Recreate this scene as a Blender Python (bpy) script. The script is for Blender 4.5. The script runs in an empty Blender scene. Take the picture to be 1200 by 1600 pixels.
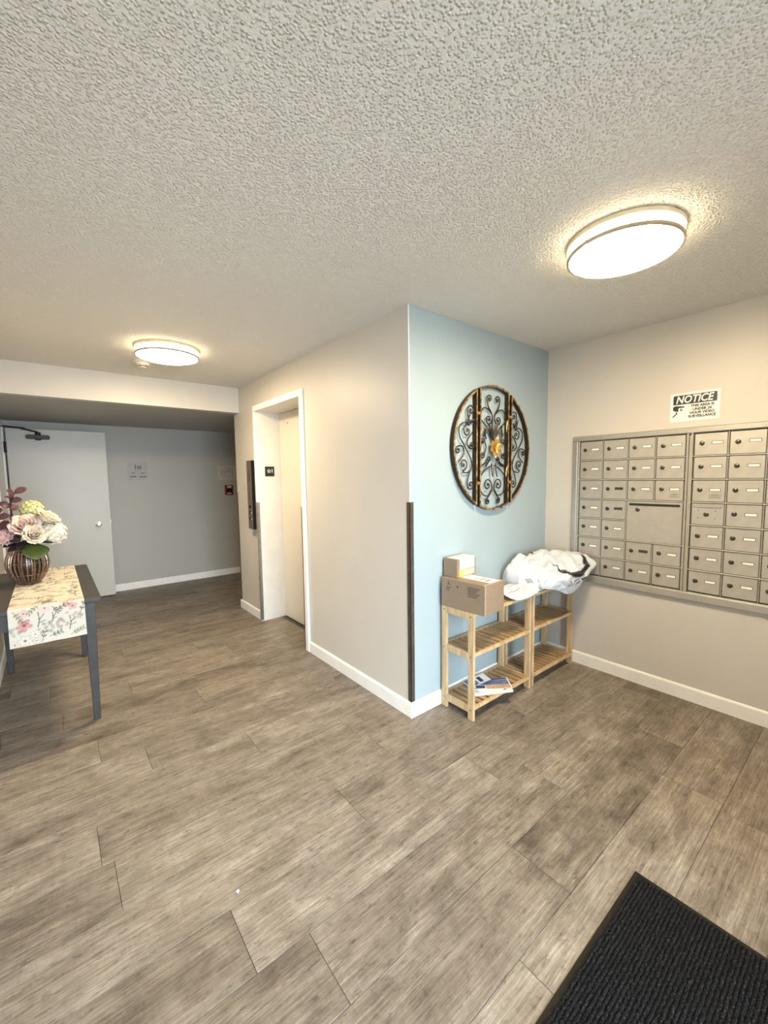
import bpy, bmesh, math, random
import numpy as np
from mathutils import Vector, Matrix, noise
random.seed(7); rng = np.random.default_rng(7)
scene = bpy.context.scene
C = scene.collection
PI = math.pi

# ------------------------------------------------------------------ camera
cam_d = bpy.data.cameras.new('camera'); cam = bpy.data.objects.new('camera', cam_d); C.objects.link(cam)
yaw, pitch, roll = 0.6782, 0.0847, -0.0140
fwd = Vector((math.sin(yaw)*math.cos(pitch), math.cos(yaw)*math.cos(pitch), -math.sin(pitch)))
rt = Vector((math.cos(yaw), -math.sin(yaw), 0)); up = rt.cross(fwd)
rt2 = math.cos(roll)*rt + math.sin(roll)*up; up2 = -math.sin(roll)*rt + math.cos(roll)*up
m = Matrix((rt2, up2, -fwd)).transposed().to_4x4(); m.translation = Vector((-1.6385, -1.7902, 1.4706))
cam.matrix_world = m
cam_d.sensor_fit = 'VERTICAL'; cam_d.sensor_height = 24.0; cam_d.lens = 24.0*646.0/1600.0
cam_d.clip_start = 0.02; cam_d.clip_end = 200
scene.camera = cam

# ------------------------------------------------------------------ world, daylight, exposure
world = bpy.data.worlds.new('sky'); scene.world = world; world.use_nodes = True
bg = world.node_tree.nodes['Background']
bg.inputs[0].default_value = (0.80, 0.90, 1.0, 1); bg.inputs[1].default_value = 13.0
vs = scene.view_settings
vs.view_transform = 'Standard'; vs.look = 'None'; vs.gamma = 1.0; vs.use_curve_mapping = False
vs.exposure = 0.92
LAMP = 66.0
pd = bpy.data.lights.new('entrance_portal', 'AREA'); pd.shape = 'RECTANGLE'; pd.size = 1.9; pd.size_y = 2.1
pd.cycles.is_portal = True
po = bpy.data.objects.new('entrance_portal', pd); C.objects.link(po)
po.location = (-1.03, -2.56, 1.08); po.rotation_euler = (PI/2, 0, 0)   # shines towards +Y

H = 2.44; W = 1.496; XL = -2.02; YB = -2.5; YF = 4.66; ZC = 2.1785; YE = 2.868; YH = 2.713

# ------------------------------------------------------------------ materials
MATS = {}
def nt(name):
    mt = bpy.data.materials.new(name); mt.use_nodes = True
    t = mt.node_tree; b = t.nodes['Principled BSDF']; MATS[name] = mt
    return mt, t, b
def N(t, typ, **kw):
    n = t.nodes.new(typ)
    for k, v in kw.items():
        if k.startswith('i_'): n.inputs[k[2:].replace('_', ' ')].default_value = v
        else: setattr(n, k, v)
    return n
def ramp(t, stops):
    r = t.nodes.new('ShaderNodeValToRGB'); e = r.color_ramp.elements
    while len(e) < len(stops): e.new(0.5)
    for q, (p, c) in zip(e, stops): q.position = p; q.color = (*c, 1) if len(c) == 3 else c
    return r
def plain(name, col, rough=0.5, metal=0.0, var=0.06, scale=30.0, bump=0.0, bscale=80.0, spec=0.5, coat=0.0):
    mt, t, b = nt(name)
    tc = N(t, 'ShaderNodeTexCoord'); nz = N(t, 'ShaderNodeTexNoise', i_Scale=scale, i_Detail=3.0)
    t.links.new(tc.outputs['Object'], nz.inputs['Vector'])
    r = ramp(t, [(0.3, tuple(max(0, c*(1-var)) for c in col)), (0.7, tuple(min(1, c*(1+var)) for c in col))])
    t.links.new(nz.outputs['Fac'], r.inputs['Fac']); t.links.new(r.outputs['Color'], b.inputs['Base Color'])
    b.inputs['Roughness'].default_value = rough; b.inputs['Metallic'].default_value = metal
    b.inputs['Specular IOR Level'].default_value = spec; b.inputs['Coat Weight'].default_value = coat
    if bump:
        nb = N(t, 'ShaderNodeTexNoise', i_Scale=bscale, i_Detail=2.0)
        t.links.new(tc.outputs['Object'], nb.inputs['Vector'])
        bp = N(t, 'ShaderNodeBump', i_Strength=bump, i_Distance=0.01)
        t.links.new(nb.outputs['Fac'], bp.inputs['Height']); t.links.new(bp.outputs['Normal'], b.inputs['Normal'])
    return mt
WALLC = (0.58, 0.55, 0.505)
plain('wall_greige', WALLC, 0.42, var=0.02, scale=3, bump=0.10, bscale=220)
plain('wall_blue', (0.32, 0.395, 0.425), 0.38, var=0.02, scale=3, bump=0.10, bscale=220)
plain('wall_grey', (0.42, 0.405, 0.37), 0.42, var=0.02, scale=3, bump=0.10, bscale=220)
plain('white_trim', (0.85, 0.84, 0.82), 0.35, var=0.03, scale=12)
plain('cream_door', (0.68, 0.635, 0.55), 0.30, var=0.02, scale=4)
plain('white_jamb', (0.74, 0.72, 0.675), 0.32, var=0.04, scale=9)
plain('door_white', (0.56, 0.54, 0.50), 0.35, var=0.02, scale=4)
plain('bronze_guard', (0.085, 0.068, 0.055), 0.35, 0.3, var=0.25, scale=18)
plain('steel_guard', (0.42, 0.41, 0.40), 0.28, 0.9, var=0.1, scale=40)
plain('dark_seam', (0.03, 0.026, 0.022), 0.7)
plain('mail_alu', (0.50, 0.475, 0.43), 0.42, 0.55, var=0.05, scale=24)
plain('mail_frame', (0.50, 0.48, 0.44), 0.35, 0.65, var=0.05, scale=30)
plain('mail_lip', (0.66, 0.63, 0.57), 0.35, 0.5, var=0.05, scale=30)
plain('mail_dark', (0.06, 0.055, 0.05), 0.6)
plain('lock_metal', (0.11, 0.10, 0.09), 0.35, 0.9, var=0.3, scale=300)
plain('black', (0.012, 0.012, 0.012), 0.5)
plain('card_white', (0.90, 0.88, 0.83), 0.6)
plain('sign_white', (0.86, 0.84, 0.79), 0.4)
plain('sign_navy', (0.012, 0.016, 0.035), 0.4)
plain('sign_grey', (0.36, 0.355, 0.335), 0.4)
plain('sign_pale', (0.50, 0.48, 0.42), 0.3)
plain('sign_ink', (0.20, 0.19, 0.17), 0.5)
plain('pull_red', (0.16, 0.018, 0.018), 0.4)
plain('paper', (0.85, 0.85, 0.87), 0.6)
plain('paper_blue', (0.13, 0.15, 0.33), 0.4, var=0.35, scale=60)
plain('paper_tan', (0.50, 0.34, 0.22), 0.5, var=0.3, scale=70)
plain('paper_navy', (0.03, 0.04, 0.10), 0.4)
plain('cardboard', (0.245, 0.175, 0.115), 0.75, var=0.06, scale=50, bump=0.06, bscale=150)
plain('cardboard_pale', (0.55, 0.43, 0.31), 0.7, var=0.05, scale=50)
plain('print_brown', (0.10, 0.07, 0.05), 0.7)
plain('label_blue', (0.50, 0.56, 0.72), 0.5, var=0.2, scale=200)
plain('label_yellow', (0.85, 0.75, 0.12), 0.5)
plain('table_grey', (0.042, 0.040, 0.040), 0.45, var=0.15, scale=22, spec=0.35)
plain('closer_bronze', (0.04, 0.030, 0.025), 0.45, 0.4)
plain('chrome', (0.75, 0.72, 0.66), 0.18, 1.0)
plain('panel_bronze', (0.13, 0.108, 0.10), 0.45, 0.3, var=0.2, scale=50)
plain('panel_black', (0.008, 0.006, 0.006), 0.7, spec=0.15)
plain('plastic_white', (0.75, 0.72, 0.65), 0.4)
plain('lamp_base', (0.85, 0.74, 0.54), 0.35)
plain('lamp_ring', (0.55, 0.49, 0.40), 0.3, 0.8)
plain('rubber', (0.014, 0.011, 0.008), 0.8, spec=0.25)
plain('leaf_green', (0.055, 0.085, 0.015), 0.45, var=0.3, scale=25)
plain('leaf_dark', (0.018, 0.010, 0.014), 0.5, var=0.3, scale=25)
plain('leaf_burgundy', (0.085, 0.028, 0.036), 0.55, var=0.35, scale=25)
plain('petal_cream', (0.72, 0.64, 0.51), 0.6, var=0.05, scale=25)
plain('petal_blush', (0.70, 0.53, 0.46), 0.6, var=0.10, scale=18)
plain('petal_white', (0.68, 0.64, 0.53), 0.6, var=0.05, scale=40)
plain('petal_green', (0.56, 0.55, 0.27), 0.6, var=0.2, scale=40)
plain('petal_pink', (0.50, 0.30, 0.30), 0.6, var=0.2, scale=30)
plain('concrete', (0.25, 0.245, 0.235), 0.9, var=0.15, scale=6)
plain('alu_dark', (0.10, 0.10, 0.10), 0.4, 0.7)
plain('iron', (0.035, 0.024, 0.016), 0.45, 0.6, var=0.4, scale=60)

def gold_mat():
    mt, t, b = nt('iron_gold')
    tc = N(t, 'ShaderNodeTexCoord'); nz = N(t, 'ShaderNodeTexNoise', i_Scale=38.0, i_Detail=4.0)
    t.links.new(tc.outputs['Object'], nz.inputs['Vector'])
    r = ramp(t, [(0.36, (0.07, 0.04, 0.02)), (0.52, (0.36, 0.22, 0.10)), (0.70, (0.62, 0.46, 0.24))])
    t.links.new(nz.outputs['Fac'], r.inputs['Fac']); t.links.new(r.outputs['Color'], b.inputs['Base Color'])
    b.inputs['Roughness'].default_value = 0.38; b.inputs['Metallic'].default_value = 0.55
gold_mat()
plain('gold_petal', (0.50, 0.29, 0.08), 0.4, 0.5, var=0.35, scale=50)

def wood_floor():
    mt, t, b = nt('floor_plank'); L = t.links.new
    tc = N(t, 'ShaderNodeTexCoord'); oi = N(t, 'ShaderNodeObjectInfo')
    off = N(t, 'ShaderNodeCombineXYZ'); mu = N(t, 'ShaderNodeMath', operation='MULTIPLY'); mu.inputs[1].default_value = 57.0
    L(oi.outputs['Random'], mu.inputs[0]); L(mu.outputs[0], off.inputs[0]); L(mu.outputs[0], off.inputs[1])
    ad = N(t, 'ShaderNodeVectorMath', operation='ADD'); L(tc.outputs['Object'], ad.inputs[0]); L(off.outputs[0], ad.inputs[1])
    def nz(sx, sy, detail, rough=0.55, dist=0.0):
        mp = N(t, 'ShaderNodeMapping'); mp.inputs['Scale'].default_value = (sx, sy, 1)
        L(ad.outputs[0], mp.inputs['Vector'])
        n = N(t, 'ShaderNodeTexNoise', i_Scale=1.0, i_Detail=detail, i_Roughness=rough, i_Distortion=dist)
        L(mp.outputs[0], n.inputs['Vector']); return n
    broad = nz(1.6, 9.0, 4.0, 0.6, 0.4)
    blot = nz(5.5, 9.0, 6.0, 0.68, 0.5)
    grain = nz(3.6, 125.0, 5.0, 0.75)
    fine = nz(16.0, 360.0, 3.0, 0.7)
    chip = nz(17.0, 44.0, 6.0, 0.75)
    saw = nz(75.0, 5.0, 2.0, 0.5, 1.0)
    cr = ramp(t, [(0.31, (0.088, 0.069, 0.053)), (0.45, (0.192, 0.158, 0.125)), (0.58, (0.272, 0.232, 0.189)), (0.72, (0.39, 0.348, 0.298))])
    s = N(t, 'ShaderNodeMath', operation='MULTIPLY_ADD'); s.inputs[1].default_value = 0.62
    L(blot.outputs['Fac'], s.inputs[0])
    hb = N(t, 'ShaderNodeMath', operation='MULTIPLY'); hb.inputs[1].default_value = 0.40; L(broad.outputs['Fac'], hb.inputs[0])
    L(hb.outputs[0], s.inputs[2])
    rv = N(t, 'ShaderNodeMath', operation='MULTIPLY_ADD'); rv.inputs[1].default_value = 0.12; L(oi.outputs['Random'], rv.inputs[0])
    sb = N(t, 'ShaderNodeMath', operation='SUBTRACT'); sb.inputs[1].default_value = 0.06; L(s.outputs[0], sb.inputs[0]); L(sb.outputs[0], rv.inputs[2])
    L(rv.outputs[0], cr.inputs['Fac'])
    cur = cr.outputs['Color']
    def mult(node, lo, hi, c0, c1, fac=1.0):
        nonlocal cur
        r = ramp(t, [(lo, (c0,)*3), (hi, (c1,)*3)]); L(node.outputs['Fac'], r.inputs['Fac'])
        mx = N(t, 'ShaderNodeMix', data_type='RGBA', blend_type='MULTIPLY'); mx.inputs[0].default_value = fac
        L(cur, mx.inputs[6]); L(r.outputs['Color'], mx.inputs[7]); cur = mx.outputs[2]
    streak = nz(1.3, 62.0, 5.0, 0.75, 0.2)
    mult(streak, 0.34, 0.60, 0.80, 1.08)
    mult(grain, 0.36, 0.62, 0.62, 1.14)
    mult(fine, 0.30, 0.62, 0.66, 1.16)
    mult(chip, 0.33, 0.46, 0.35, 1.0, 0.85)
    mult(saw, 0.34, 0.66, 0.90, 1.06, 0.5)
    L(cur, b.inputs['Base Color'])
    b.inputs['Specular IOR Level'].default_value = 0.45
    rr = ramp(t, [(0.3, (0.40,)*3), (0.7, (0.56,)*3)]); L(grain.outputs['Fac'], rr.inputs['Fac']); L(rr.outputs['Color'], b.inputs['Roughness'])
    bp = N(t, 'ShaderNodeBump', i_Strength=0.35, i_Distance=0.0012); L(grain.outputs['Fac'], bp.inputs['Height']); L(bp.outputs['Normal'], b.inputs['Normal'])
wood_floor()

def pine():
    mt, t, b = nt('pine'); L = t.links.new
    tc = N(t, 'ShaderNodeTexCoord'); mp = N(t, 'ShaderNodeMapping'); mp.inputs['Scale'].default_value = (30, 30, 4)
    L(tc.outputs['Object'], mp.inputs['Vector'])
    n = N(t, 'ShaderNodeTexNoise', i_Scale=1.5, i_Detail=4.0, i_Distortion=0.6); L(mp.outputs[0], n.inputs['Vector'])
    r = ramp(t, [(0.3, (0.42, 0.28, 0.14)), (0.55, (0.56, 0.40, 0.23)), (0.8, (0.64, 0.48, 0.30))])
    L(n.outputs['Fac'], r.inputs['Fac']); L(r.outputs['Color'], b.inputs['Base Color']); b.inputs['Roughness'].default_value = 0.45
pine()
def pine_slat():
    mt, t, b = nt('pine_slat'); L = t.links.new
    tc = N(t, 'ShaderNodeTexCoord'); oi = N(t, 'ShaderNodeObjectInfo')
    ad = N(t, 'ShaderNodeVectorMath', operation='ADD'); L(tc.outputs['Object'], ad.inputs[0])
    mu = N(t, 'ShaderNodeMath', operation='MULTIPLY'); mu.inputs[1].default_value = 31.0; L(oi.outputs['Random'], mu.inputs[0]); L(mu.outputs[0], ad.inputs[1])
    mp = N(t, 'ShaderNodeMapping'); mp.inputs['Scale'].default_value = (45, 5, 30); L(ad.outputs[0], mp.inputs['Vector'])
    n = N(t, 'ShaderNodeTexNoise', i_Scale=1.2, i_Detail=4.0, i_Distortion=0.5); L(mp.outputs[0], n.inputs['Vector'])
    r = ramp(t, [(0.3, (0.27, 0.165, 0.075)), (0.55, (0.40, 0.26, 0.13)), (0.8, (0.50, 0.345, 0.19))])
    L(n.outputs['Fac'], r.inputs['Fac']); L(r.outputs['Color'], b.inputs['Base Color']); b.inputs['Roughness'].default_value = 0.42
pine_slat()

def ceiling_mat():
    mt, t, b = nt('ceiling_texture'); L = t.links.new
    tc = N(t, 'ShaderNodeTexCoord')
    b.inputs['Base Color'].default_value = (0.78, 0.762, 0.725, 1); b.inputs['Roughness'].default_value = 0.8
    n1 = N(t, 'ShaderNodeTexNoise', i_Scale=85.0, i_Detail=2.0, i_Roughness=0.5); L(tc.outputs['Object'], n1.inputs['Vector'])
    n2 = N(t, 'ShaderNodeTexVoronoi', feature='SMOOTH_F1', i_Scale=112.0, i_Smoothness=0.5); L(tc.outputs['Object'], n2.inputs['Vector'])
    r = ramp(t, [(0.08, (1,)*3), (0.55, (0,)*3)]); L(n2.outputs['Distance'], r.inputs['Fac'])
    ma = N(t, 'ShaderNodeMath', operation='MULTIPLY_ADD'); ma.inputs[1].default_value = 0.9
    L(n1.outputs['Fac'], ma.inputs[0]); L(r.outputs['Color'], ma.inputs[2])
    bp = N(t, 'ShaderNodeBump', i_Strength=1.0, i_Distance=0.0052); L(ma.outputs[0], bp.inputs['Height']); L(bp.outputs['Normal'], b.inputs['Normal'])
ceiling_mat()

def mat_pile():
    mt, t, b = nt('mat_pile'); L = t.links.new
    tc = N(t, 'ShaderNodeTexCoord'); n = N(t, 'ShaderNodeTexNoise', i_Scale=260.0, i_Detail=3.0); L(tc.outputs['Object'], n.inputs['Vector'])
    r = ramp(t, [(0.35, (0.004, 0.004, 0.005)), (0.6, (0.011, 0.0115, 0.0135)), (0.76, (0.10, 0.103, 0.11))])
    L(n.outputs['Fac'], r.inputs['Fac']); L(r.outputs['Color'], b.inputs['Base Color']); b.inputs['Roughness'].default_value = 0.95
    b.inputs['Specular IOR Level'].default_value = 0.15
    bp = N(t, 'ShaderNodeBump', i_Strength=0.9, i_Distance=0.004); L(n.outputs['Fac'], bp.inputs['Height']); L(bp.outputs['Normal'], b.inputs['Normal'])
mat_pile()

def attr_mat(name, rough, bump=0.0, bs=60.0, coat=0.0):
    mt, t, b = nt(name); L = t.links.new
    a = N(t, 'ShaderNodeAttribute', attribute_name='print'); L(a.outputs['Color'], b.inputs['Base Color'])
    b.inputs['Roughness'].default_value = rough; b.inputs['Coat Weight'].default_value = coat
    if bump:
        tc = N(t, 'ShaderNodeTexCoord'); n = N(t, 'ShaderNodeTexNoise', i_Scale=bs, i_Detail=3.0, i_Distortion=1.0); L(tc.outputs['Object'], n.inputs['Vector'])
        bp = N(t, 'ShaderNodeBump', i_Strength=bump, i_Distance=0.006); L(n.outputs['Fac'], bp.inputs['Height']); L(bp.outputs['Normal'], b.inputs['Normal'])
attr_mat('runner_print', 0.85, 0.05, 300)
attr_mat('poly_print', 0.34, 0.9, 26)

def lamp_mat():
    mt, t, b = nt('lamp_diffuser')
    b.inputs['Base Color'].default_value = (0.9, 0.87, 0.8, 1); b.inputs['Roughness'].default_value = 0.4
    b.inputs['Emission Color'].default_value = (1.0, 0.79, 0.50, 1); b.inputs['Emission Strength'].default_value = LAMP
    mt, t, b = nt('lamp_side')
    b.inputs['Base Color'].default_value = (0.9, 0.87, 0.8, 1); b.inputs['Roughness'].default_value = 0.4
    b.inputs['Emission Color'].default_value = (1.0, 0.82, 0.52, 1); b.inputs['Emission Strength'].default_value = LAMP*0.10
lamp_mat()
def glass_mat():
    mt, t, b = nt('pane_glass'); L = t.links.new
    tr = N(t, 'ShaderNodeBsdfTransparent'); tr.inputs[0].default_value = (0.95, 0.97, 0.97, 1)
    gl = N(t, 'ShaderNodeBsdfGlossy'); gl.inputs['Roughness'].default_value = 0.02
    fr = N(t, 'ShaderNodeFresnel'); fr.inputs[0].default_value = 1.45
    mx = N(t, 'ShaderNodeMixShader'); L(fr.outputs[0], mx.inputs[0]); L(tr.outputs[0], mx.inputs[1]); L(gl.outputs[0], mx.inputs[2])
    L(mx.outputs[0], t.nodes['Material Output'].inputs['Surface'])
glass_mat()
def vase_glass():
    mt, t, b = nt('vase_glass')
    b.inputs['Base Color'].default_value = (0.016, 0.008, 0.006, 1); b.inputs['Roughness'].default_value = 0.3
vase_glass()
plain('vase_rib', (0.21, 0.14, 0.10), 0.28, 0.6, var=0.35, scale=40)

# ------------------------------------------------------------------ geometry helpers
ORG = {}
def link(o, parent=None, org=(0, 0, 0)):
    C.objects.link(o); ORG[o] = Vector(org)
    if parent is not None:
        o.parent = parent; o.location = Vector(org) - ORG[parent]
    else: o.location = org
    return o
def tag(o, label=None, cat=None, group=None, kind=None):
    if label: o['label'] = label
    if cat: o['category'] = cat
    if group: o['group'] = group
    if kind: o['kind'] = kind
    return o
def thing(name, org, label, cat, group=None):
    return tag(link(bpy.data.objects.new(name, None), None, org), label, cat, group)
class B:
    def __init__(s): s.v = []; s.f = []
    def add(s, vs, fs):
        n = len(s.v); s.v += [tuple(p) for p in vs]; s.f += [tuple(i+n for i in q) for q in fs]; return s
    def box(s, x0, x1, y0, y1, z0, z1):
        x0, x1 = sorted((x0, x1)); y0, y1 = sorted((y0, y1)); z0, z1 = sorted((z0, z1))
        return s.add([(x, y, z) for z in (z0, z1) for y in (y0, y1) for x in (x0, x1)],
                     [(0, 2, 3, 1), (4, 5, 7, 6), (0, 1, 5, 4), (2, 6, 7, 3), (0, 4, 6, 2), (1, 3, 7, 5)])
    def obox(s, c, ux, uy, uz):   # half-extent vectors
        c, ux, uy, uz = map(Vector, (c, ux, uy, uz))
        return s.add([c+a*ux+b*uy+d*uz for d in (-1, 1) for b in (-1, 1) for a in (-1, 1)],
                     [(0, 2, 3, 1), (4, 5, 7, 6), (0, 1, 5, 4), (2, 6, 7, 3), (0, 4, 6, 2), (1, 3, 7, 5)])
    def tube(s, pts, r, n=6, closed=False):
        pts = [Vector(p) for p in pts]; k = len(pts); rs = r if hasattr(r, '__len__') else [r]*k
        vs = []; prev = None
        for i, p in enumerate(pts):
            if closed: t = pts[(i+1) % k]-pts[i-1]
            else: t = pts[min(i+1, k-1)]-pts[max(i-1, 0)]
            t.normalize()
            if prev is None:
                a = Vector((0, 0, 1)) if abs(t.z) < 0.9 else Vector((1, 0, 0)); prev = a.cross(t).normalized()
            prev = (prev - t*prev.dot(t)).normalized(); q = t.cross(prev)
            for j in range(n):
                an = 2*PI*j/n; vs.append(p+(prev*math.cos(an)+q*math.sin(an))*rs[i])
        fs = []
        for i in range(k if closed else k-1):
            i2 = (i+1) % k
            for j in range(n):
                j2 = (j+1) % n; fs.append((i*n+j, i*n+j2, i2*n+j2, i2*n+j))
        if not closed: fs += [tuple(reversed(range(n))), tuple(range((k-1)*n, k*n))]
        return s.add(vs, fs)
    def lathe(s, prof, c, axis=(0, 0, 1), n=32):
        ax = Vector(axis).normalized(); a = Vector((1, 0, 0)) if abs(ax.x) < 0.9 else Vector((0, 1, 0))
        u = ax.cross(a).normalized(); w = ax.cross(u); c = Vector(c); vs = []; fs = []; k = len(prof)
        for r, h in prof:
            for j in range(n):
                an = 2*PI*j/n; vs.append(c+ax*h+(u*math.cos(an)+w*math.sin(an))*max(r, 1e-5))
        for i in range(k-1):
            for j in range(n):
                j2 = (j+1) % n; fs.append((i*n+j, i*n+j2, (i+1)*n+j2, (i+1)*n+j))
        return s.add(vs, fs)
    def prism(s, pts, pl, d0, d1):    # 2D outline on plane pl=(o,u,v,n), from depth d0 to d1 along n
        o, u, v, n = pl; k = len(pts)
        vs = [o+u*a+v*b+n*d for d in (d0, d1) for a, b in pts]
        return s.add(vs, [tuple(reversed(range(k))), tuple(range(k, 2*k))]+[(i, (i+1) % k, k+(i+1) % k, k+i) for i in range(k)])
    def grid(s, P):      # P[i][j] 3D points
        a, b = len(P), len(P[0])
        return s.add([p for r in P for p in r], [(i*b+j, i*b+j+1, (i+1)*b+j+1, (i+1)*b+j) for i in range(a-1) for j in range(b-1)])
    def mesh(s, name, mat, org=(0, 0, 0), smooth=False, bevel=0.0, seg=1, fix=True):
        me = bpy.data.meshes.new(name); o = Vector(org)
        me.from_pydata([Vector(p)-o for p in s.v], [], s.f)
        bm = bmesh.new(); bm.from_mesh(me)
        if fix: bmesh.ops.recalc_face_normals(bm, faces=bm.faces)
        if bevel:
            es = [e for e in bm.edges if len(e.link_faces) == 2 and e.calc_face_angle(0) > 0.5]
            bmesh.ops.bevel(bm, geom=es, offset=bevel, segments=seg, affect='EDGES', profile=0.5, clamp_overlap=True)
        if smooth:
            for f in bm.faces: f.smooth = True
        bm.to_mesh(me); bm.free()
        if smooth and smooth != 'all':
            try: me.set_sharp_from_angle(angle=math.radians(40))
            except Exception: pass
        me.materials.append(MATS[mat]); return me
    def build(s, name, mat, parent=None, org=None, **kw):
        if org is None: org = ORG[parent] if parent is not None else (0, 0, 0)
        return link(bpy.data.objects.new(name, s.mesh(name, mat, org, **kw)), parent, org)
def inst(name, me, loc, parent):
    return link(bpy.data.objects.new(name, me), parent, loc)
def struct(o): return tag(o, kind='structure')
def plane(o, face):
    V = Vector
    if face == '-x': return (V(o), V((0, -1, 0)), V((0, 0, 1)), V((-1, 0, 0)))
    if face == '-y': return (V(o), V((1, 0, 0)), V((0, 0, 1)), V((0, -1, 0)))
    if face == '+z': return (V(o), V((1, 0, 0)), V((0, 1, 0)), V((0, 0, 1)))
def rrect(x0, x1, y0, y1, r, k=4):
    out = []
    for cx, cy, a0 in ((x1-r, y0+r, -90), (x1-r, y1-r, 0), (x0+r, y1-r, 90), (x0+r, y0+r, 180)):
        for i in range(k+1):
            a = math.radians(a0+90*i/k); out.append((cx+r*math.cos(a), cy+r*math.sin(a)))
    return out
def circ(cx, cy, r, n=16): return [(cx+r*math.cos(2*PI*i/n), cy+r*math.sin(2*PI*i/n)) for i in range(n)]
def text(body, size, pl, x, y, d, mat, parent, name='lettering', shear=0.0, bold=0.0, align='CENTER', xs=1.0, conform=None):
    cu = bpy.data.curves.new('t', 'FONT'); cu.body = body; cu.size = size; cu.shear = shear; cu.offset = bold
    cu.align_x = align; cu.align_y = 'CENTER'; cu.resolution_u = 3; cu.extrude = 0.0004
    to = bpy.data.objects.new('t', cu); C.objects.link(to)
    dg = bpy.context.evaluated_depsgraph_get(); dg.update()
    me = bpy.data.meshes.new_from_object(to.evaluated_get(dg))
    bpy.data.objects.remove(to); bpy.data.curves.remove(cu)
    o, u, v, n = pl; og = ORG[parent]
    for p in me.vertices:
        a, b_, c_ = p.co
        w = o+u*(x+a*xs)+v*(y+b_)+n*(d+c_)
        p.co = w-og
    me.materials.clear(); me.materials.append(MATS[mat])
    return link(bpy.data.objects.new(name, me), parent, og)
def catmull(pts, k=8):
    P = [Vector(p) for p in pts]; out = []
    for i in range(len(P)-1):
        p0 = P[max(i-1, 0)]; p1 = P[i]; p2 = P[i+1]; p3 = P[min(i+2, len(P)-1)]
        for j in range(k):
            t = j/k
            out.append(0.5*((2*p1)+(p2-p0)*t+(2*p0-5*p1+4*p2-p3)*t*t+(3*p1-p0-3*p2+p3)*t**3))
    out.append(P[-1]); return out

# ================================================================== SETTING
# floor slab and planks
fl = B(); fl.box(XL-0.6, 3.0, YB-0.1, YF+0.1, -0.06, -0.0035)
floor = struct(fl.build('floor', 'dark_seam'))
PW, PL_ = 0.2375, 1.22
joint = {  # row index -> x of a known end joint
    3: -1.52, 2: -1.322, 1: -0.845, 0: -0.355, -1: -1.536, -2: -0.673, -3: -0.030, -4: -1.076, -5: -0.301, -6: -0.618, -7: 0.546}
plank_mesh = {}
g = 0.0007
for r in range(-11, 20):
    y0 = 0.038+r*PW; y1 = y0+PW
    if y1 < YB or y0 > YF: continue
    y0c, y1c = max(y0, YB), min(y1, YF)
    ym = (y0+y1)/2
    xa, xb = XL, (W if ym < 0.1 else (0.27 if ym < YE else 3.0))
    if ym > 3.4 and ym < 4.5: xa = XL-0.5
    j0 = joint.get(r, random.uniform(-1.2, 0.0))
    x = j0-PL_*5
    while x < xb:
        a, b_ = max(x, xa), min(x+PL_, xb)
        if b_-a > 0.03:
            key = (round(b_-a, 3), round(y1c-y0c, 3))
            if key not in plank_mesh:
                l, w = b_-a, y1c-y0c
                plank_mesh[key] = B().box(-l/2+g, l/2-g, -w/2+g, w/2-g, -0.005, 0).mesh('plank', 'floor_plank', bevel=0.0008)
            inst('plank', plank_mesh[key], ((a+b_)/2, (y0c+y1c)/2, 0), floor)
        x += PL_

# ceilings
struct(B().box(XL-0.1, W+0.1, YB-0.1, YH+0.1, H, H+0.1).build('ceiling', 'ceiling_texture'))
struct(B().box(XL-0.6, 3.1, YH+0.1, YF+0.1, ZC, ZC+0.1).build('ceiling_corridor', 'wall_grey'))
struct(B().box(XL-0.8, 3.3, YB-0.15, YF+0.2, H+0.101, H+0.2).build('ceiling_light_blocker', 'concrete'))  # unseen slab added over the whole building to stop light leaking in
# walls
struct(B().box(XL-0.001, 0.0, YH, YH+0.10, ZC, H+0.02).build('wall_header', 'wall_greige'))
struct(B().box(0.003, W+0.1, 0.0, 0.1, -0.05, H+0.05).build('wall_blue', 'wall_blue'))
wb = B(); EY0, EY1, EZ = 1.31, 2.26, 2.135
wb.box(0, 0.12, 0.0004, EY0, -0.05, H+0.05).box(0, 0.12, EY1, YE, -0.05, H+0.05).box(0, 0.12, EY0, EY1, EZ, H+0.05)
struct(wb.build('wall_elevator', 'wall_greige'))
struct(B().box(0.12, 3.0, YE-0.12, YE, -0.05, H).build('wall_corridor', 'wall_grey'))
struct(B().box(W, W+0.1, YB, 0.0, -0.05, H+0.05).build('wall_right', 'wall_greige'))
struct(B().box(XL-0.6, 3.1, YF, YF+0.1, -0.05, H).build('wall_far', 'wall_grey'))
struct(B().box(3.0, 3.1, YE-0.12, YF, -0.05, H).build('wall_end', 'wall_grey'))
DY0, DY1, DZ = 3.53, 4.46, 2.09
wl = B().box(XL-0.1, XL, YB, DY0, -0.05, H+0.05).box(XL-0.1, XL, DY1+0.01, YF, -0.05, H+0.05).box(XL-0.1, XL, DY0, DY1+0.01, DZ, H+0.05)
struct(wl.build('wall_left', 'wall_greige'))
struct(B().box(XL-0.6, XL-0.5, 3.2, YF, -0.05, H).box(XL-0.5, XL-0.1, 3.2, 3.3, -0.05, H).build('wall_stairwell', 'wall_grey'))
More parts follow.
